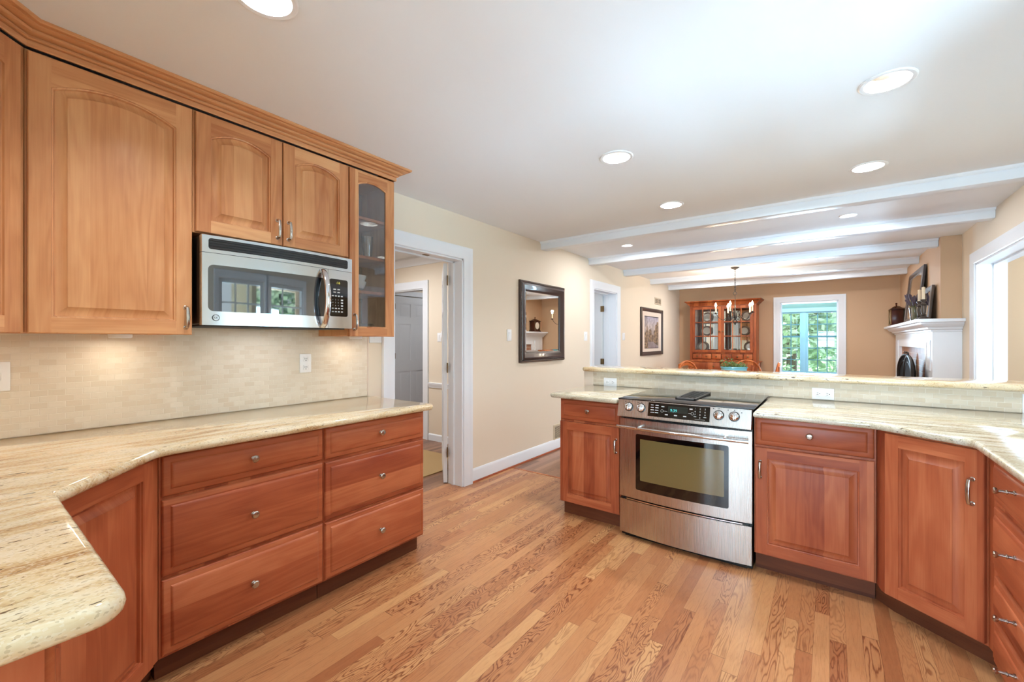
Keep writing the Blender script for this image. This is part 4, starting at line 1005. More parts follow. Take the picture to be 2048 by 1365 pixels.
# ================================================================== WALL PIECES, LEFT WALL
t = thing('wall_mirror', 'framed wall mirror in dark bronze with beaded edge', 'mirror', (XL, 4.125, 1.071), LEFT)
w2, h_ = 0.465, 0.877
b = B(); frame_xz(b, -w2, w2, 0, h_, [(0, -0.001), (0, -0.020), (0.010, -0.028), (0.022, -0.028), (0.030, -0.040), (0.050, -0.046), (0.085, -0.030), (0.108, -0.018), (0.112, -0.010), (0.112, -0.001)], 0); fr = b.build('frame', M_FRAME, t)
b = B()
for k in range(58):
    u = k / 57
    for x in (-w2 + 0.014, w2 - 0.014): b.sphere((x, -0.029, 0.012 + (h_ - 0.024) * u), 0.0062, 0, 6, 4)
for k in range(60):
    for z in (0.014, h_ - 0.014): b.sphere((-w2 + 0.012 + (2 * w2 - 0.024) * k / 59, -0.029, z), 0.0062, 0, 6, 4)
b.build('beading', M_FRAMEB, fr)
b = B(); q = lambda i, y: [(-w2 + 0.110 + i, y, 0.110 + i), (w2 - 0.110 - i, y, 0.110 + i), (w2 - 0.110 - i, y, h_ - 0.110 - i), (-w2 + 0.110 + i, y, h_ - 0.110 - i)]
b.loops([q(0, -0.002), q(0, -0.009), q(0.020, -0.0115), q(0.0201, -0.0115)], True, True); b.build('mirror_glass', M_MIRROR, t, ang=0)

t = thing('framed_picture', 'framed city street print in wide pale mat on the left wall', 'picture', (XL, 7.846, 1.045), LEFT)
b = B(); frame_xz(b, -0.589, 0.589, 0, 0.848, [(0, -0.001), (0, -0.028), (0.012, -0.036), (0.045, -0.030), (0.062, -0.020), (0.066, -0.012), (0.066, -0.001)]); b.build('frame', M_FRAME, t)
b = B(); b.box(-0.525, 0.525, -0.011, -0.003, 0.064, 0.784); b.build('mat', M_MAT, t, ang=0)
def print_mat():
    m = N('street_print'); x, y, z = obj_xyz(m)
    v = m.comb(m.math('MULTIPLY', x, 9.0), z, m.math('MULTIPLY', z, 7.0)); n1 = m.noise(v, 1.0, 5, 0.65, 0.6)
    sky = m.ramp(z, [(0.30, lin(150, 138, 142)), (0.5, lin(206, 194, 190)), (0.72, lin(170, 168, 190))])
    c = m.mix(m.ramp(n1, [(0.42, (0, 0, 0, 1)), (0.6, (0.65, 0.65, 0.65, 1))]), sky, lin(104, 92, 86))
    return m.out(col=c, rough=0.4)
def facade_mat():
    m = N('print_facades'); x, y, z = obj_xyz(m)
    n1 = m.noise(m.comb(m.math('MULTIPLY', x, 14.0), y, m.math('MULTIPLY', z, 22.0)), 1.0, 4, 0.7)
    return m.out(col=m.ramp(n1, [(0.30, lin(50, 44, 42)), (0.48, lin(112, 92, 76)), (0.60, lin(176, 148, 112)), (0.75, lin(206, 190, 168))]), rough=0.5)
b = B(); b.box(-0.40, 0.36, -0.0125, -0.0108, 0.125, 0.70); pr = b.build('print', print_mat(), t, ang=0)
b = B()
for p in ([(-0.40, 0.125), (-0.22, 0.125), (-0.22, 0.42), (-0.24, 0.50), (-0.265, 0.56), (-0.29, 0.50), (-0.31, 0.43), (-0.40, 0.40)], [(-0.20, 0.24), (-0.03, 0.24), (-0.03, 0.44), (-0.10, 0.48), (-0.20, 0.44)], [(0.10, 0.22), (0.36, 0.16), (0.36, 0.60), (0.28, 0.62), (0.25, 0.56), (0.18, 0.56), (0.16, 0.46), (0.10, 0.44)], [(-0.02, 0.24), (0.09, 0.24), (0.09, 0.36), (-0.02, 0.38)]):
    b.loops([[(x, -0.0128, z) for x, z in p], [(x, -0.0124, z) for x, z in p]], True, True)
b.build('painted_facades', facade_mat(), pr, ang=0)
for lo, hi in ((0.690, 0.703), (0.122, 0.130)):
    b = B(); b.box(-0.40, 0.36, -0.0132, -0.0126, lo, hi); b.build('print_border', M_SLOT, pr, ang=0)

def vent(name, loc, rz, w, h, label, split=False, mat=M_VENT):
    t = thing(name, label, 'vent', loc, rz)
    b = B(); frame_xz(b, -w / 2, w / 2, 0, h, [(0, 0), (0, -0.006), (0.004, -0.008), (0.022, -0.006), (0.022, 0)])
    if split: b.box(-0.012, 0.012, -0.008, 0, 0.02, h - 0.02)
    b.build('frame', mat, t)
    b = B(); b.box(-w / 2 + 0.02, w / 2 - 0.02, -0.0025, -0.0005, 0.02, h - 0.02); b.build('duct_back', M_VENTD, t, ang=0)
    b = B(); n = int((h - 0.05) / 0.011)
    for k in range(n): z = 0.027 + (h - 0.054) * k / max(n - 1, 1); b.box(-w / 2 + 0.021, w / 2 - 0.021, -0.0065, -0.003, z - 0.0022, z + 0.0022)
    b.build('louver', M_VENT, t, ang=0); return t
vent('wall_register', (XL, 4.53, 0.112), LEFT, 0.32, 0.19, 'cream floor-level air register above the left baseboard')
vent('wall_vent', (XL, 8.21, 1.990), LEFT, 0.37, 0.132, 'small double air vent high on the left wall', True)
# rug in the hall
b = B(); b.box(-4.30, -3.10, 2.62, 3.46, 0.001, 0.012, 0, 0.004, 2); tag(b.build('rug', M_RUG), 'straw coloured rug on the dark hall floor', 'rug')
lamp('hall_fill', 'AREA', (-4.3, 2.7, 2.41), 32, SOFT, (0, 0, 0), 0.5)  # added ceiling lamps to lighten the hall, no fixture known
lamp('hall_fill', 'AREA', (-4.7, 5.2, 2.41), 10, SOFT, (0, 0, 0), 0.4)
lamp('closet_lamp', 'AREA', (-3.8, 5.6, 2.41), 8, (0.95, 0.97, 1.0), (0, 0, 0), 0.4)

# ================================================================== RECESSED LIGHTS
def can(x, y, r, label, energy, deep=True, group='recessed kitchen lights'):
    t = thing('recessed_light', label, 'ceiling light', (x, y, ZC), 0, group)
    b = B(); b.lathe([(r * 1.24, 0.0), (r * 1.24, -0.003), (r * 1.18, -0.006), (r * 1.0, -0.004), (r * 0.985, 0.0), (r * 0.985, 0.004)], (0, 0, 0), 'z', 40); b.build('trim_ring', M_WPLAST, t)
    if deep:
        b = B(); b.lathe([(r * 0.985, 0.0), (r * 0.97, 0.012), (r * 0.85, 0.07), (r * 0.80, 0.075)], (0, 0, 0), 'z', 40); b.build('reflector', metal('can_reflector', lin(222, 220, 214), 0.25), t)
        b = B(); b.lathe([(r * 0.80, 0.0745), (r * 0.6, 0.066), (r * 0.3, 0.058), (0.0001, 0.056)], (0, 0, 0), 'z', 32, 0, False, True); b.build('bulb', M_LENS, t)
    else:
        b = B(); b.lathe([(r * 0.985, 0.004), (r * 0.7, 0.002), (0.0001, 0.001)], (0, 0, 0), 'z', 32, 0, False, True); b.build('bulb', M_LENS, t)
    lamp('can_lamp', 'AREA', (x, y, ZC + (0.045 if deep else -0.004)), energy, SOFT, (0, 0, 0), r * 1.2)
KL = ['large recessed ceiling light above the left counter, cut by the top edge', 'largest recessed ceiling light at the upper right', 'recessed ceiling light in the left row, nearer the camera', 'recessed ceiling light in the right row just before the first beam', 'smaller-looking recessed ceiling light in the left row just before the first beam']
for (x, y, r), lb in zip(CANS, KL): can(x, y, r, lb, 11)
DL = ['small recessed light between first and second beam, left', 'small recessed light between first and second beam, right', 'small recessed light before the last beam, left of the chandelier', 'small recessed light before the last beam, above the sunroom opening']
for (x, y), lb in zip(CANS2, DL): can(x, y, 0.052, lb, 13, False, 'recessed dining room lights')

# ================================================================== DINING ROOM
# chandelier
CX, CY = -1.155, 7.25
t = thing('chandelier', 'wrought iron candle chandelier with lit flame bulbs over the dining table', 'chandelier', (CX, CY, ZC), 0)
b = B(); b.lathe([(0.062, 0.0), (0.062, -0.008), (0.045, -0.020), (0.018, -0.030), (0.008, -0.04)], (0, 0, 0), 'z', 24, 0, True, True); b.build('canopy', M_IRON, t)
b = B(); z = -0.045; k = 0
while z > -0.36:
    L = []
    for q in range(10):
        a = 2 * PI * q / 10; p = 0.010 * math.cos(a); L.append((p if k % 2 else 0, 0 if k % 2 else p, z - 0.014 + 0.017 * math.sin(a)))
    b.tube(L, 0.0028, 6, 0, True); z -= 0.026; k += 1
b.tube([(0.024 * math.cos(2 * PI * q / 16), 0, -0.395 + 0.024 * math.sin(2 * PI * q / 16)) for q in range(16)], 0.004, 6, 0, True)
b.build('chain', M_IRON, t)
b = B(); b.lathe([(0.004, -0.42), (0.005, -0.55), (0.010, -0.60), (0.008, -0.66), (0.016, -0.69), (0.030, -0.72), (0.026, -0.76), (0.012, -0.79)], (0, 0, 0), 'z', 16, 0, True, True)
for a in range(4):
    pts = []
    for q in range(15):
        u = q / 14; th = a * PI / 2 + u * 2.4; rr = 0.034 * math.sin(PI * u); pts.append((rr * math.cos(th), rr * math.sin(th), -0.785 - 0.075 * u))
    b.tube(pts, 0.0045, 6)
b.sphere((0, 0, -0.866), 0.010); b.build('column', M_IRON, t)
for k in range(5):
    a = R(9.0 + 184 + 72 * k); ca, sa = math.cos(a), math.sin(a)
    P = lambda r, z: (r * ca, r * sa, z)
    b = B(); pts = []
    for u, r, z in [(q / 24, 0, 0) for q in range(25)]:
        if u < 0.25: v = u / 0.25; r = 0.02 + 0.055 * v; z = -0.74 + 0.075 * math.sin(PI * v * 0.9)
        else: v = (u - 0.25) / 0.75; r = 0.075 + 0.190 * v; z = -0.72 - 0.085 * math.sin(PI * v) + 0.02 * v
        pts.append(P(r, z))
    b.tube(pts, 0.0045, 6); pts = [P(0.05 + 0.022 * math.cos(q / 12 * 5.0), -0.77 + 0.022 * math.sin(q / 12 * 5.0)) for q in range(13)]; b.tube(pts, 0.0035, 5)
    arm = b.build('arm', M_IRON, t)
    b = B(); b.lathe([(0.004, -0.006), (0.030, 0.002), (0.032, 0.005), (0.012, 0.004), (0.012, 0.02), (0.0001, 0.02)], P(0.265, -0.70), 'z', 16, 0, True); b.build('drip_pan', M_IRON, arm)
    b = B(); b.lathe([(0.0115, 0.0), (0.0115, 0.085), (0.006, 0.087)], P(0.265, -0.68), 'z', 14, 0, True, True); b.build('candle_sleeve', M_CANDLE, arm)
    b = B(); b.lathe([(0.006, 0), (0.014, 0.012), (0.016, 0.024), (0.010, 0.045), (0.003, 0.064), (0.0001, 0.066)], P(0.265, -0.594), 'z', 14, 0, True); b.build('flame_bulb', M_BULB, arm)
    lamp('flame_lamp', 'POINT', (CX + 0.265 * ca, CY + 0.265 * sa, ZC - 0.545), 8, WARM, radius=0.022)


# dining table + chairs
t = thing('dining_table', 'oval wooden pedestal table behind the bar under the chandelier', 'table', (-1.20, 7.20, 0), 0)
b = B(); oval = [(0.62 * math.copysign(abs(math.cos(a)) ** 0.8, math.cos(a)), 0.50 * math.copysign(abs(math.sin(a)) ** 0.8, math.sin(a))) for a in [2 * PI * k / 40 for k in range(40)]]
b.loops([[(x * s, y * s, z) for x, y in oval] for s, z in ((0.97, 0.718), (1.0, 0.724), (1.0, 0.742), (0.985, 0.748))], True, True); b.build('tabletop', W_CHAIR, t)
b = B(); b.loops([[(x * 0.82, y * 0.82, z) for x, y in oval] for z in (0.67, 0.718)], True, True); b.build('apron', W_CHAIR, t)
b = B(); b.lathe([(0.11, 0.10), (0.12, 0.14), (0.06, 0.22), (0.05, 0.36), (0.085, 0.48), (0.06, 0.60), (0.10, 0.67)], (0, 0, 0), 'z', 24, 0, True, True); b.build('pedestal', W_CHAIR, t)
for k in range(4):
    a = PI / 4 + k * PI / 2; b = B(); b.tube([(0.05 * math.cos(a), 0.05 * math.sin(a), 0.16), (0.2 * math.cos(a), 0.2 * math.sin(a), 0.10), (0.34 * math.cos(a), 0.34 * math.sin(a), 0.028)], [0.035, 0.03, 0.026], 10); b.build('foot', W_CHAIR, t)
def dining_chair(label, loc, rz):
    """seat faces local -y, back at +y"""
    t = thing('dining_chair', label, 'chair', loc, rz, 'dining chairs round the table')
    seat = [(0.22 * math.cos(a) * (1 if math.sin(a) > 0 else 1.04), 0.205 * math.sin(a)) for a in [2 * PI * k / 28 for k in range(28)]]
    b = B(); b.loops([[(x * s, y * s, z) for x, y in seat] for s, z in ((0.9, 0.430), (1, 0.438), (1, 0.452), (0.95, 0.460), (0.5, 0.452))], True, True); b.build('seat', W_CHAIR, t)
    for sx in (-1, 1):
        for sy in (-1, 1):
            b = B(); b.tube([(sx * 0.205, sy * 0.20, 0), (sx * 0.185, sy * 0.175, 0.18), (sx * 0.15, sy * 0.135, 0.435)], [0.012, 0.019, 0.014], 10); b.build('leg', W_CHAIR, t)
    b = B(); b.tube([(-0.185, -0.17, 0.19), (0.185, -0.17, 0.19)], 0.009, 8); b.tube([(-0.185, 0.17, 0.19), (0.185, 0.17, 0.19)], 0.009, 8); b.tube([(-0.18, 0.0, 0.15), (0.18, 0.0, 0.15)], 0.009, 8); b.build('stretcher', W_CHAIR, t)
    arc = []
    for k in range(25):
        a = PI * k / 24; arc.append((0.245 * math.cos(a), 0.185 + 0.075 * (math.sin(a) ** 0.8 if math.sin(a) > 0 else 0), 0.452 + 0.495 * max(math.sin(a), 0) ** 0.55))
    b = B(); b.tube(arc, 0.017, 10, 0, flat=1.2)
    cr = [( -0.19 + 0.38 * k / 14, 0.250 + 0.012 * math.cos(PI * (k / 14 - 0.5)), 0.865 + 0.05 * math.sin(PI * k / 14)) for k in range(15)]
    b.loops([[(x, y - 0.010, z - 0.035), (x, y + 0.010, z - 0.035), (x, y + 0.010, z + 0.035), (x, y - 0.010, z + 0.035)] for x, y, z in cr], True, True); b.build('back_frame', W_CHAIR, t)
    for x in (-0.14, -0.094, -0.047, 0.0, 0.047, 0.094, 0.14):
        b = B(); b.tube([(x * 0.85, 0.178, 0.45), (x, 0.24, 0.70), (x * 1.05, 0.256, 0.84)], [0.008, 0.0095, 0.006], 8); b.build('spindle', W_CHAIR, t)
    return t
dining_chair('arched wooden chair behind the turquoise planter, facing the bar', (-1.20, 8.50, 0), 0)
dining_chair('wooden chair left of the hutch drawers, turned sideways at the left end of the table', (-1.76, 7.62, 0), R(62))
dining_chair('wooden chair at the right end of the table in front of the sunroom opening', (-0.90, 7.95, 0), R(-84))
# planter
b = B(); ovl = lambda sx, sy, z: [(sx * math.copysign(abs(math.cos(a)) ** 0.75, math.cos(a)), sy * math.copysign(abs(math.sin(a)) ** 0.75, math.sin(a)), z) for a in [2 * PI * k / 36 for k in range(36)]]
t = thing('planter', 'oval turquoise planter on the dining table', 'planter', (-1.13, 7.0, 0.749), R(36))
b.loops([ovl(0.135, 0.065, 0), ovl(0.155, 0.080, 0.03), ovl(0.175, 0.095, 0.12), ovl(0.178, 0.098, 0.150), ovl(0.188, 0.106, 0.158), ovl(0.188, 0.106, 0.172), ovl(0.178, 0.097, 0.174), ovl(0.170, 0.090, 0.150)], True, False); b.build('pot', M_TURQ, t)
b = B(); b.loops([ovl(0.172, 0.092, 0.150), ovl(0.05, 0.03, 0.158)], False, True); b.build('soil', plain('potting_soil', lin(58, 42, 30), 0.95), t)
b = B(); rng = random.Random(5)
for k in range(320):
    x, y = rng.uniform(-0.17, 0.17), rng.uniform(-0.085, 0.085); z = 0.16 + abs(rng.gauss(0, 0.035)) * (1.6 if x < -0.05 else 1.0)
    d = Vector((rng.gauss(0, 1), rng.gauss(0, 1), rng.uniform(0.1, 1.2))).normalized(); e = d.orthogonal().normalized(); l = rng.uniform(0.014, 0.030); p = Vector((x, y, z))
    b.face([p - d * l, p + e * l * 0.4, p + d * l, p - e * l * 0.4])
tag(b.build('trailing_plant', M_HERB, loc=(-1.13, 7.0, 0.749), rz=R(36), ang=0), 'low green leafy plants growing in the turquoise planter', 'plant')

# china hutch
HY = 9.30
t = thing('china_hutch', 'pine china hutch with glazed doors against the far wall', 'hutch', (0, HY, 0), 0)
hx0, hx1 = -2.317, -1.118
b = B(); b.box(hx0 - 0.01, hx1 + 0.03, -0.10, 0.375, 0.07, 0.885); b.box(hx0 + 0.01, hx1 + 0.01, -0.07, 0.37, 0, 0.07); b.build('base_body', W_HUTCH, t)
b = B(); b.box(hx0 - 0.035, hx1 + 0.06, -0.125, 0.378, 0.886, 0.908, 0, 0.004); b.build('counter_ledge', W_HUTCH, t)
b = B()
b.box(hx0, hx0 + 0.022, 0.0, 0.375, 0.909, 2.02); b.box(hx1 - 0.022, hx1, 0.0, 0.375, 0.909, 2.02); b.box(hx0, hx1, 0.0, 0.375, 2.0, 2.045)
b.box(hx0 + 0.022, hx1 - 0.022, 0.0, 0.37, 0.909, 0.935); b.box(hx0 + 0.022, hx1 - 0.022, 0.0, 0.37, 1.045, 1.075)
b.box(hx0, hx0 + 0.050, -0.004, 0.02, 0.909, 2.02); b.box(hx1 - 0.054, hx1, -0.004, 0.02, 0.909, 2.02)
b.build('upper_body', W_HUTCH, t)
b = B(); b.box(hx0 + 0.022, hx1 - 0.022, 0.362, 0.374, 1.075, 2.0); b.build('back_mirror', M_MIRROR, t, ang=0)
b = B(); sweep(b, [(hx0, 0.375), (hx0, -0.004), (hx1, -0.004), (hx1, 0.375)], [(-0.01, 2.010), (0.004, 2.010), (0.010, 2.025), (0.018, 2.032), (0.035, 2.050), (0.070, 2.085), (0.085, 2.092), (0.092, 2.108), (-0.01, 2.108)]); b.build('cornice', W_HUTCH, t)
for z in (1.397, 1.681):
    b = B(); b.box(hx0 + 0.023, hx1 - 0.023, 0.04, 0.36, z - 0.009, z + 0.009); b.build('shelf', W_HUTCH, t)
for (a, c, kx) in ((-2.267, -1.7275, -1.755), (-1.7255, -1.173, -1.695)):
    b = B(); s = 0.052; z0, z1 = 1.076, 1.992
    b.box(a, a + s, -0.022, -0.003, z0, z1, 0, 0.002, 1); b.box(c - s, c, -0.022, -0.003, z0, z1, 0, 0.002, 1); b.box(a + s, c - s, -0.022, -0.003, z0, z0 + 0.047, 0, 0.002, 1); b.box(a + s, c - s, -0.022, -0.003, z1 - 0.055, z1, 0, 0.002, 1)
    w_ = (c - a - 2 * s)
    for k in (1, 2): x = a + s + w_ * k / 3; b.box(x - 0.007, x + 0.007, -0.018, -0.006, z0 + 0.047, z1 - 0.055)
    for z in (1.397, 1.681): b.box(a + s, c - s, -0.018, -0.006, z - 0.008, z + 0.008)
    d = b.build('door', W_HUTCH, t)
    b = B(); b.box(a + s, c - s, -0.012, -0.010, z0 + 0.047, z1 - 0.055); b.build('glass_pane', M_PANE, d, ang=0)
    knob(d, kx, 1.49, M_BRONZE, -0.022)
xs = [-2.262, -2.088, -1.905, -1.722, -1.534, -1.338, -1.176]
for a, c in zip(xs[:-1], xs[1:]):
    b = B(); b.box(a + 0.004, c - 0.004, -0.014, 0.0, 0.942, 1.040, 0, 0.004); d = b.build('small_drawer', W_HUTCH, t); knob(d, (a + c) / 2, 0.992, M_BRONZE, -0.014)
for a, c in ((-2.29, -1.73), (-1.71, -1.12)):
    b = B(); b.box(a + 0.004, c - 0.004, -0.118, -0.1, 0.70, 0.876, 0, 0.005); d = b.build('drawer', W_HUTCH, t); knob(d, (a + c) / 2 + (0.17 if a < -2 else 0), 0.80, M_BRONZE, -0.118)
    b = B(); b.box(a + 0.004, c - 0.004, -0.118, -0.1, 0.10, 0.69, 0, 0.005); d = b.build('door', W_HUTCH, t); knob(d, (a + c) / 2, 0.5, M_BRONZE, -0.118)
def plate(x, z, r, label):
    t = thing('china_plate', label, 'plate', (x, HY + 0.30, z), 0, 'china plates standing in the hutch')
    prof = [(0.0001, 0.0), (r * 0.62, 0.0), (r * 0.68, -0.006), (r, -0.018), (r, -0.014), (r * 0.66, 0.004), (0.0001, 0.005)]
    b = B(); b.lathe(prof, (0, 0, r), 'y', 32); o = b.build('dish', M_PLATE, t); o.rotation_euler = (R(-8), 0, 0)
    b = B(); b.lathe([(r * 0.70, -0.0080), (r * 1.0, -0.0195), (r * 1.0, -0.0185), (r * 0.70, -0.0070)], (0, 0, r), 'y', 32); o = b.build('patterned_rim', M_PLATER, t); o.rotation_euler = (R(-8), 0, 0)
plate(-2.05, 1.692, 0.105, 'patterned china plate on the top shelf behind the left hutch door')
plate(-2.06, 1.408, 0.105, 'patterned china plate on the middle shelf behind the left hutch door')
plate(-2.14, 1.078, 0.105, 'patterned china plate on the bottom shelf behind the left hutch door')
plate(-1.315, 1.692, 0.105, 'patterned china plate on the top shelf behind the right hutch door')
plate(-1.365, 1.408, 0.095, 'patterned china plate on the middle shelf behind the right hutch door')
plate(-1.27, 1.078, 0.105, 'patterned china plate on the bottom shelf behind the right hutch door')
t = thing('teacup', 'white teacup on the bottom shelf behind the right hutch door', 'cup', (-1.58, HY + 0.17, 1.0762), 0)
b = B(); b.lathe([(0.022, 0), (0.030, 0.006), (0.042, 0.05), (0.045, 0.07), (0.042, 0.07), (0.026, 0.01), (0.0001, 0.008)], (0, 0, 0), 'z', 24, 0, True); b.build('cup', M_PLATE, t)
b = B(); b.tube([(0.042 + 0.02 * math.sin(PI * k / 10), 0, 0.06 - 0.042 * k / 10) for k in range(11)], 0.004, 6); b.build('handle', M_PLATE, t)
b = B(); b.lathe([(0.03, 0), (0.04, 0.002), (0.085, 0.014), (0.085, 0.017), (0.04, 0.006), (0.0001, 0.005)], (0, 0, 0), 'z', 28, 0, True); tag(b.build('saucer', M_PLATE, loc=(-1.68, HY + 0.16, 1.0762)), 'white saucer lying beside the teacup in the hutch', 'saucer')

# fireplace
t = thing('fireplace', 'white painted corner fireplace surround with stepped mantel shelf', 'fireplace', (XR2, 6.43, 0), 0)
FX, FY0, FY1 = 0.890, 6.425, 9.62
lx = lambda x: x - XR2; ly_ = lambda y: y - 6.43
b = B(); o0, o1, oz = 6.86, 9.12, 1.218
b.box(lx(FX), -0.001, ly_(FY0) + 0.001, ly_(o0), 0, 1.42); b.box(lx(FX), -0.001, ly_(o1), ly_(FY1), 0, 1.42); b.box(lx(FX), -0.001, ly_(o0), ly_(o1), oz, 1.42)
b.box(-0.001 + lx(FX), lx(XR) - 0.001, ly_(FY0) - 0.012, ly_(FY0) + 0.001, 0, 1.42)
frm = b.build('surround', M_TRIM, t, ang=30)
b = B()
for y0, y1 in ((6.50, 6.745), (9.25, 9.50)):
    for z0, z1 in ((0.15, 0.82), (0.97, 1.31)):
        q = lambda i, x: [(lx(FX) + x, ly_(y0) + i, z0 + i), (lx(FX) + x, ly_(y1) - i, z0 + i), (lx(FX) + x, ly_(y1) - i, z1 - i), (lx(FX) + x, ly_(y0) + i, z1 - i)]
        b.loops([q(0, 0.0), q(0, -0.010), q(0.015, -0.010), q(0.025, -0.003), q(0.03, -0.003)], False, True)
b.build('pilaster_panel', M_TRIM, t)
SH = [(0.0, 1.398), (0.012, 1.402), (0.014, 1.420), (0.042, 1.430), (0.046, 1.446), (0.074, 1.458), (0.100, 1.482), (0.106, 1.498), (0.146, 1.503), (0.150, 1.530), (0.144, 1.536), (-0.06, 1.536), (-0.06, 1.398)]
b = B(); sweep(b, [(lx(FX), ly_(9.66)), (lx(FX), ly_(FY0) - 0.012), (lx(XR) - 0.002, ly_(FY0) - 0.012)], SH)
b.box(lx(FX) - 0.01, -0.001, ly_(FY0) + 0.03, ly_(9.66), 1.42, 1.5358)
b.build('mantel_shelf', M_TRIM, t, ang=25)
b = B(); b.box(lx(FX) + 0.030, lx(FX) + 0.045, ly_(o0) - 0.0, ly_(o1), 0.0, oz); b.build('firebox', M_BRICK, t, ang=0)
b = B(); b.box(lx(0.52), lx(FX) - 0.001, ly_(6.55), ly_(9.4), 0, 0.03); b.build('hearth', M_BRICK, t, ang=0)
# fire screen
t = thing('fire_screen', 'black two-panel fire screen with arched tops in front of the fireplace', 'fire screen', (0.77, 7.10, 0.031), 0)
def arch_panel(w, h, rise, mt):
    pts = [(-w / 2, 0), (w / 2, 0)] + [(w / 2 * math.cos(PI * k / 16), h - rise + rise * math.sin(PI * k / 16)) for k in range(17)]
    return pts
for w, h, loc, rz in ((0.98, 1.07, (0, 0, 0), 88), (0.48, 1.07, (0.06, 0.74, 0), 104)):
    pts = arch_panel(w, h, 0.24, None); b = B(); b.tube([(x, 0, z + 0.014) for x, z in pts], 0.014, 8, 0, True)
    b.tube([(x * 0.84, 0, z * 0.93 + 0.014) for x, z in pts[2:]], 0.008, 6)
    for q in (-1, 1): b.tube([(q * 0.015, 0, h + 0.012), (q * 0.06, 0, h + 0.035), (q * 0.03, 0, h + 0.055), (0, 0, h + 0.035)], 0.007, 6)
    o = b.build('panel', M_IRON, t); o.location = loc; o.rotation_euler = (0, 0, R(rz))
    b = B(); b.loops([[(x * 0.97, yy, 0.014 + z * 0.985) for x, z in pts] for yy in (-0.001, 0.001)], True, True); b.build('mesh', plain('black_wire_mesh', lin(40, 37, 35), 0.9, spec=0.05), o)
# mantel pieces (top of the shelf at z 1.5365)
ZM = 1.5368
t = thing('mantel_clock', 'dark wooden mantel clock with finial at the left end of the mantel', 'clock', (0.862, 9.22, ZM), R(-90))
b = B(); b.box(-0.15, 0.15, -0.085, 0.085, 0, 0.03, 0, 0.004); b.box(-0.125, 0.125, -0.07, 0.07, 0.03, 0.265, 0, 0.003); b.box(-0.15, 0.15, -0.085, 0.085, 0.265, 0.28, 0, 0.004)
b.loops([[(-0.13, -0.07, 0.28), (0.13, -0.07, 0.28), (0.13, 0.07, 0.28), (-0.13, 0.07, 0.28)], [(-0.06, -0.04, 0.315), (0.06, -0.04, 0.315), (0.06, 0.04, 0.315), (-0.06, 0.04, 0.315)], [(-0.03, -0.02, 0.325), (0.03, -0.02, 0.325), (0.03, 0.02, 0.325), (-0.03, 0.02, 0.325)]], False, True)
b.build('case', W_CLOCK, t)
b = B(); b.lathe([(0.008, 0.325), (0.012, 0.335), (0.007, 0.345), (0.015, 0.36), (0.010, 0.375), (0.0001, 0.38)], (0, 0, 0), 'z', 16, 0, True); b.build('finial', W_CLOCK, t)
b = B(); b.lathe([(0.0001, -0.074), (0.085, -0.074), (0.09, -0.0705)], (0, 0, 0.155), 'y', 32); b.build('dial', M_PLATE, t)
for x in (-0.115, 0.115):
    b = B(); b.lathe([(0.013, 0.03), (0.009, 0.05), (0.009, 0.245), (0.013, 0.264)], (x, -0.076, 0), 'z', 14, 0, True, True); b.build('column', M_BRONZE, t)
def leaning_frame(name, label, y0, y1, h, x, w, mats, fw, lean):
    t = thing(name, label, 'picture', (x, (y0 + y1) / 2, ZM), R(-90))
    hw = (y1 - y0) / 2
    b = B(); frame_xz(b, -hw, hw, 0, h, [(0, 0.0), (0, -0.022), (fw * 0.4, -0.03), (fw * 0.9, -0.018), (fw, -0.012), (fw, 0)]); o = b.build('frame', mats[0], t); o.rotation_euler = (-lean, 0, 0)
    b = B(); b.box(-hw + fw * 0.9, hw - fw * 0.9, -0.010, -0.003, fw * 0.9, h - fw * 0.9); o = b.build('picture_glass', mats[1], t, ang=0); o.rotation_euler = (-lean, 0, 0)
M_TANGL = plain('tan_wall_reflection', lin(176, 146, 112), 0.08, coat=1.0, coatr=0.02)  # reflection of the tan wall painted as the glass colour
leaning_frame('framed_picture', 'tall dark-framed picture leaning on the wall above the mantel', 7.18, 8.35, 0.70, 0.882, 1, (M_FRAME, M_TANGL), 0.07, R(5.2))
leaning_frame('framed_picture', 'smaller brown frame leaning on the mantel behind the candlesticks', 6.62, 7.13, 0.39, 0.905, 1, (wood('weathered_frame', lin(70, 54, 42), lin(98, 78, 62), lin(120, 98, 80), True, 0.5), M_MIRROR), 0.06, R(5))
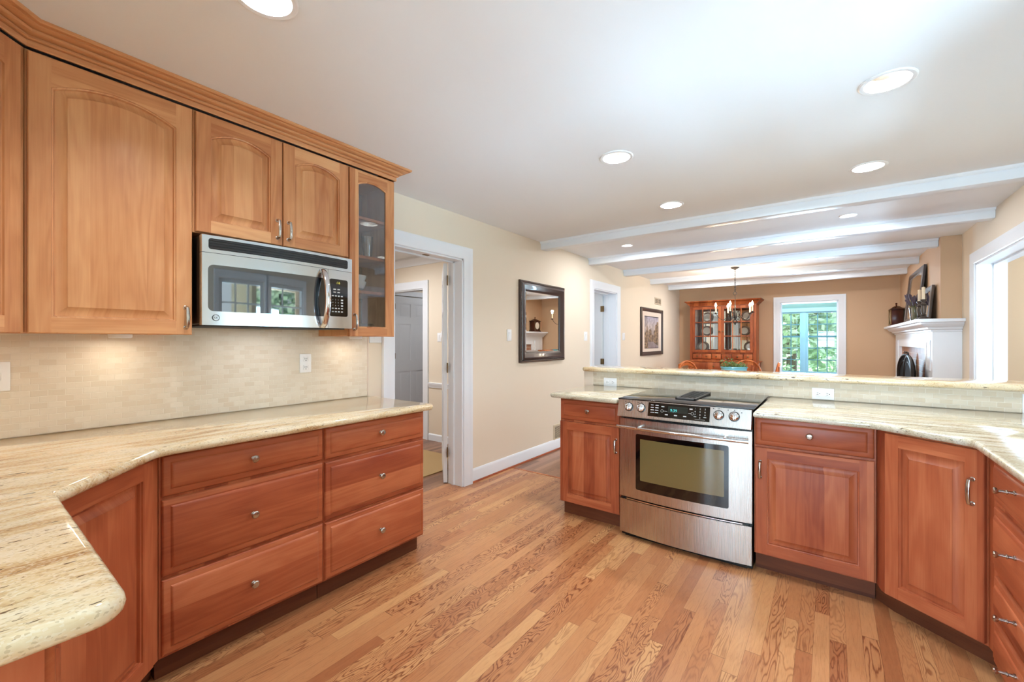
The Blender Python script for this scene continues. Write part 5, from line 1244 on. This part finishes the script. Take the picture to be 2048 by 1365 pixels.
def candlestick(y, h, hc, lb, lb2):
    t = thing('candlestick', lb, 'candlestick', (0.815, y, ZM), 0, 'candlesticks on the mantel')
    s = h / 0.21
    b = B(); b.lathe([(0.046, 0), (0.046, 0.008), (0.040, 0.016), (0.030, 0.024), (0.016, 0.034 * s), (0.026, 0.045 * s), (0.016, 0.055 * s), (0.020, 0.075 * s), (0.023, 0.11 * s), (0.017, 0.145 * s), (0.030, 0.153 * s), (0.015, 0.163 * s), (0.014, 0.180 * s), (0.023, 0.192 * s), (0.027, 0.205 * s), (0.022, 0.21 * s)], (0, 0, 0), 'z', 20, 0, True, True)
    b.build('turned_stem', plain('pewter_patina', lin(84, 74, 66), 0.45, metal=0.4), t)
    b = B(); b.lathe([(0.0150, 0), (0.0146, hc), (0.011, hc + 0.003), (0.0001, hc + 0.001)], (0, 0, 0), 'z', 16, 0, True); b.tube([(0, 0, hc), (0.001, 0, hc + 0.012)], 0.0012, 5)
    tag(b.build('candle', M_CANDLE, loc=(0.815, y, ZM + h + 0.0005)), lb2, 'candle', 'ivory candles on the mantel')
candlestick(6.63, 0.215, 0.125, 'carved grey candlestick on the mantel, left one of the pair', 'ivory candle in the left candlestick on the mantel')
candlestick(6.375, 0.215, 0.128, 'carved grey candlestick on the mantel nearest the mantel corner', 'ivory candle in the candlestick nearest the mantel corner')
t = thing('glass_vase', 'clear glass vase holding dried lavender on the mantel', 'vase', (0.820, 7.02, ZM), 0)
b = B(); b.lathe([(0.036, 0), (0.038, 0.004), (0.040, 0.05), (0.046, 0.12), (0.052, 0.165), (0.049, 0.165), (0.043, 0.12), (0.036, 0.02), (0.0001, 0.012)], (0, 0, 0), 'z', 24, 0, True); b.build('vessel', M_TUMB, t)
t = thing('dried_lavender', 'bunch of dried purple lavender standing in the glass vase', 'dried flowers', (0.820, 7.02, ZM), 0)
rng = random.Random(11); b = B(); f = B()
for k in range(46):
    a = rng.uniform(0, 2 * PI); sp = rng.uniform(0.02, 0.11); h = rng.uniform(0.20, 0.31)
    if k == 0: a, sp, h = R(95), 0.24, 0.27
    p0 = Vector((rng.uniform(-.02, .02), rng.uniform(-.02, .02), 0.02)); p1 = Vector((0.3 * sp * math.cos(a), 0.3 * sp * math.sin(a), 0.15)); p2 = Vector((sp * math.cos(a) * 0.8, sp * math.sin(a) * 1.3, h))
    b.tube([p0, p1, p2], 0.0018, 4)
    d = (p2 - p1).normalized(); f.tube([p2 - d * 0.05, p2 - d * 0.02, p2 + d * 0.02, p2 + d * 0.035], [0.004, 0.011, 0.009, 0.002], 6)
b.build('stems', M_STEM, t); f.build('flower_spikes', M_LAV, t)
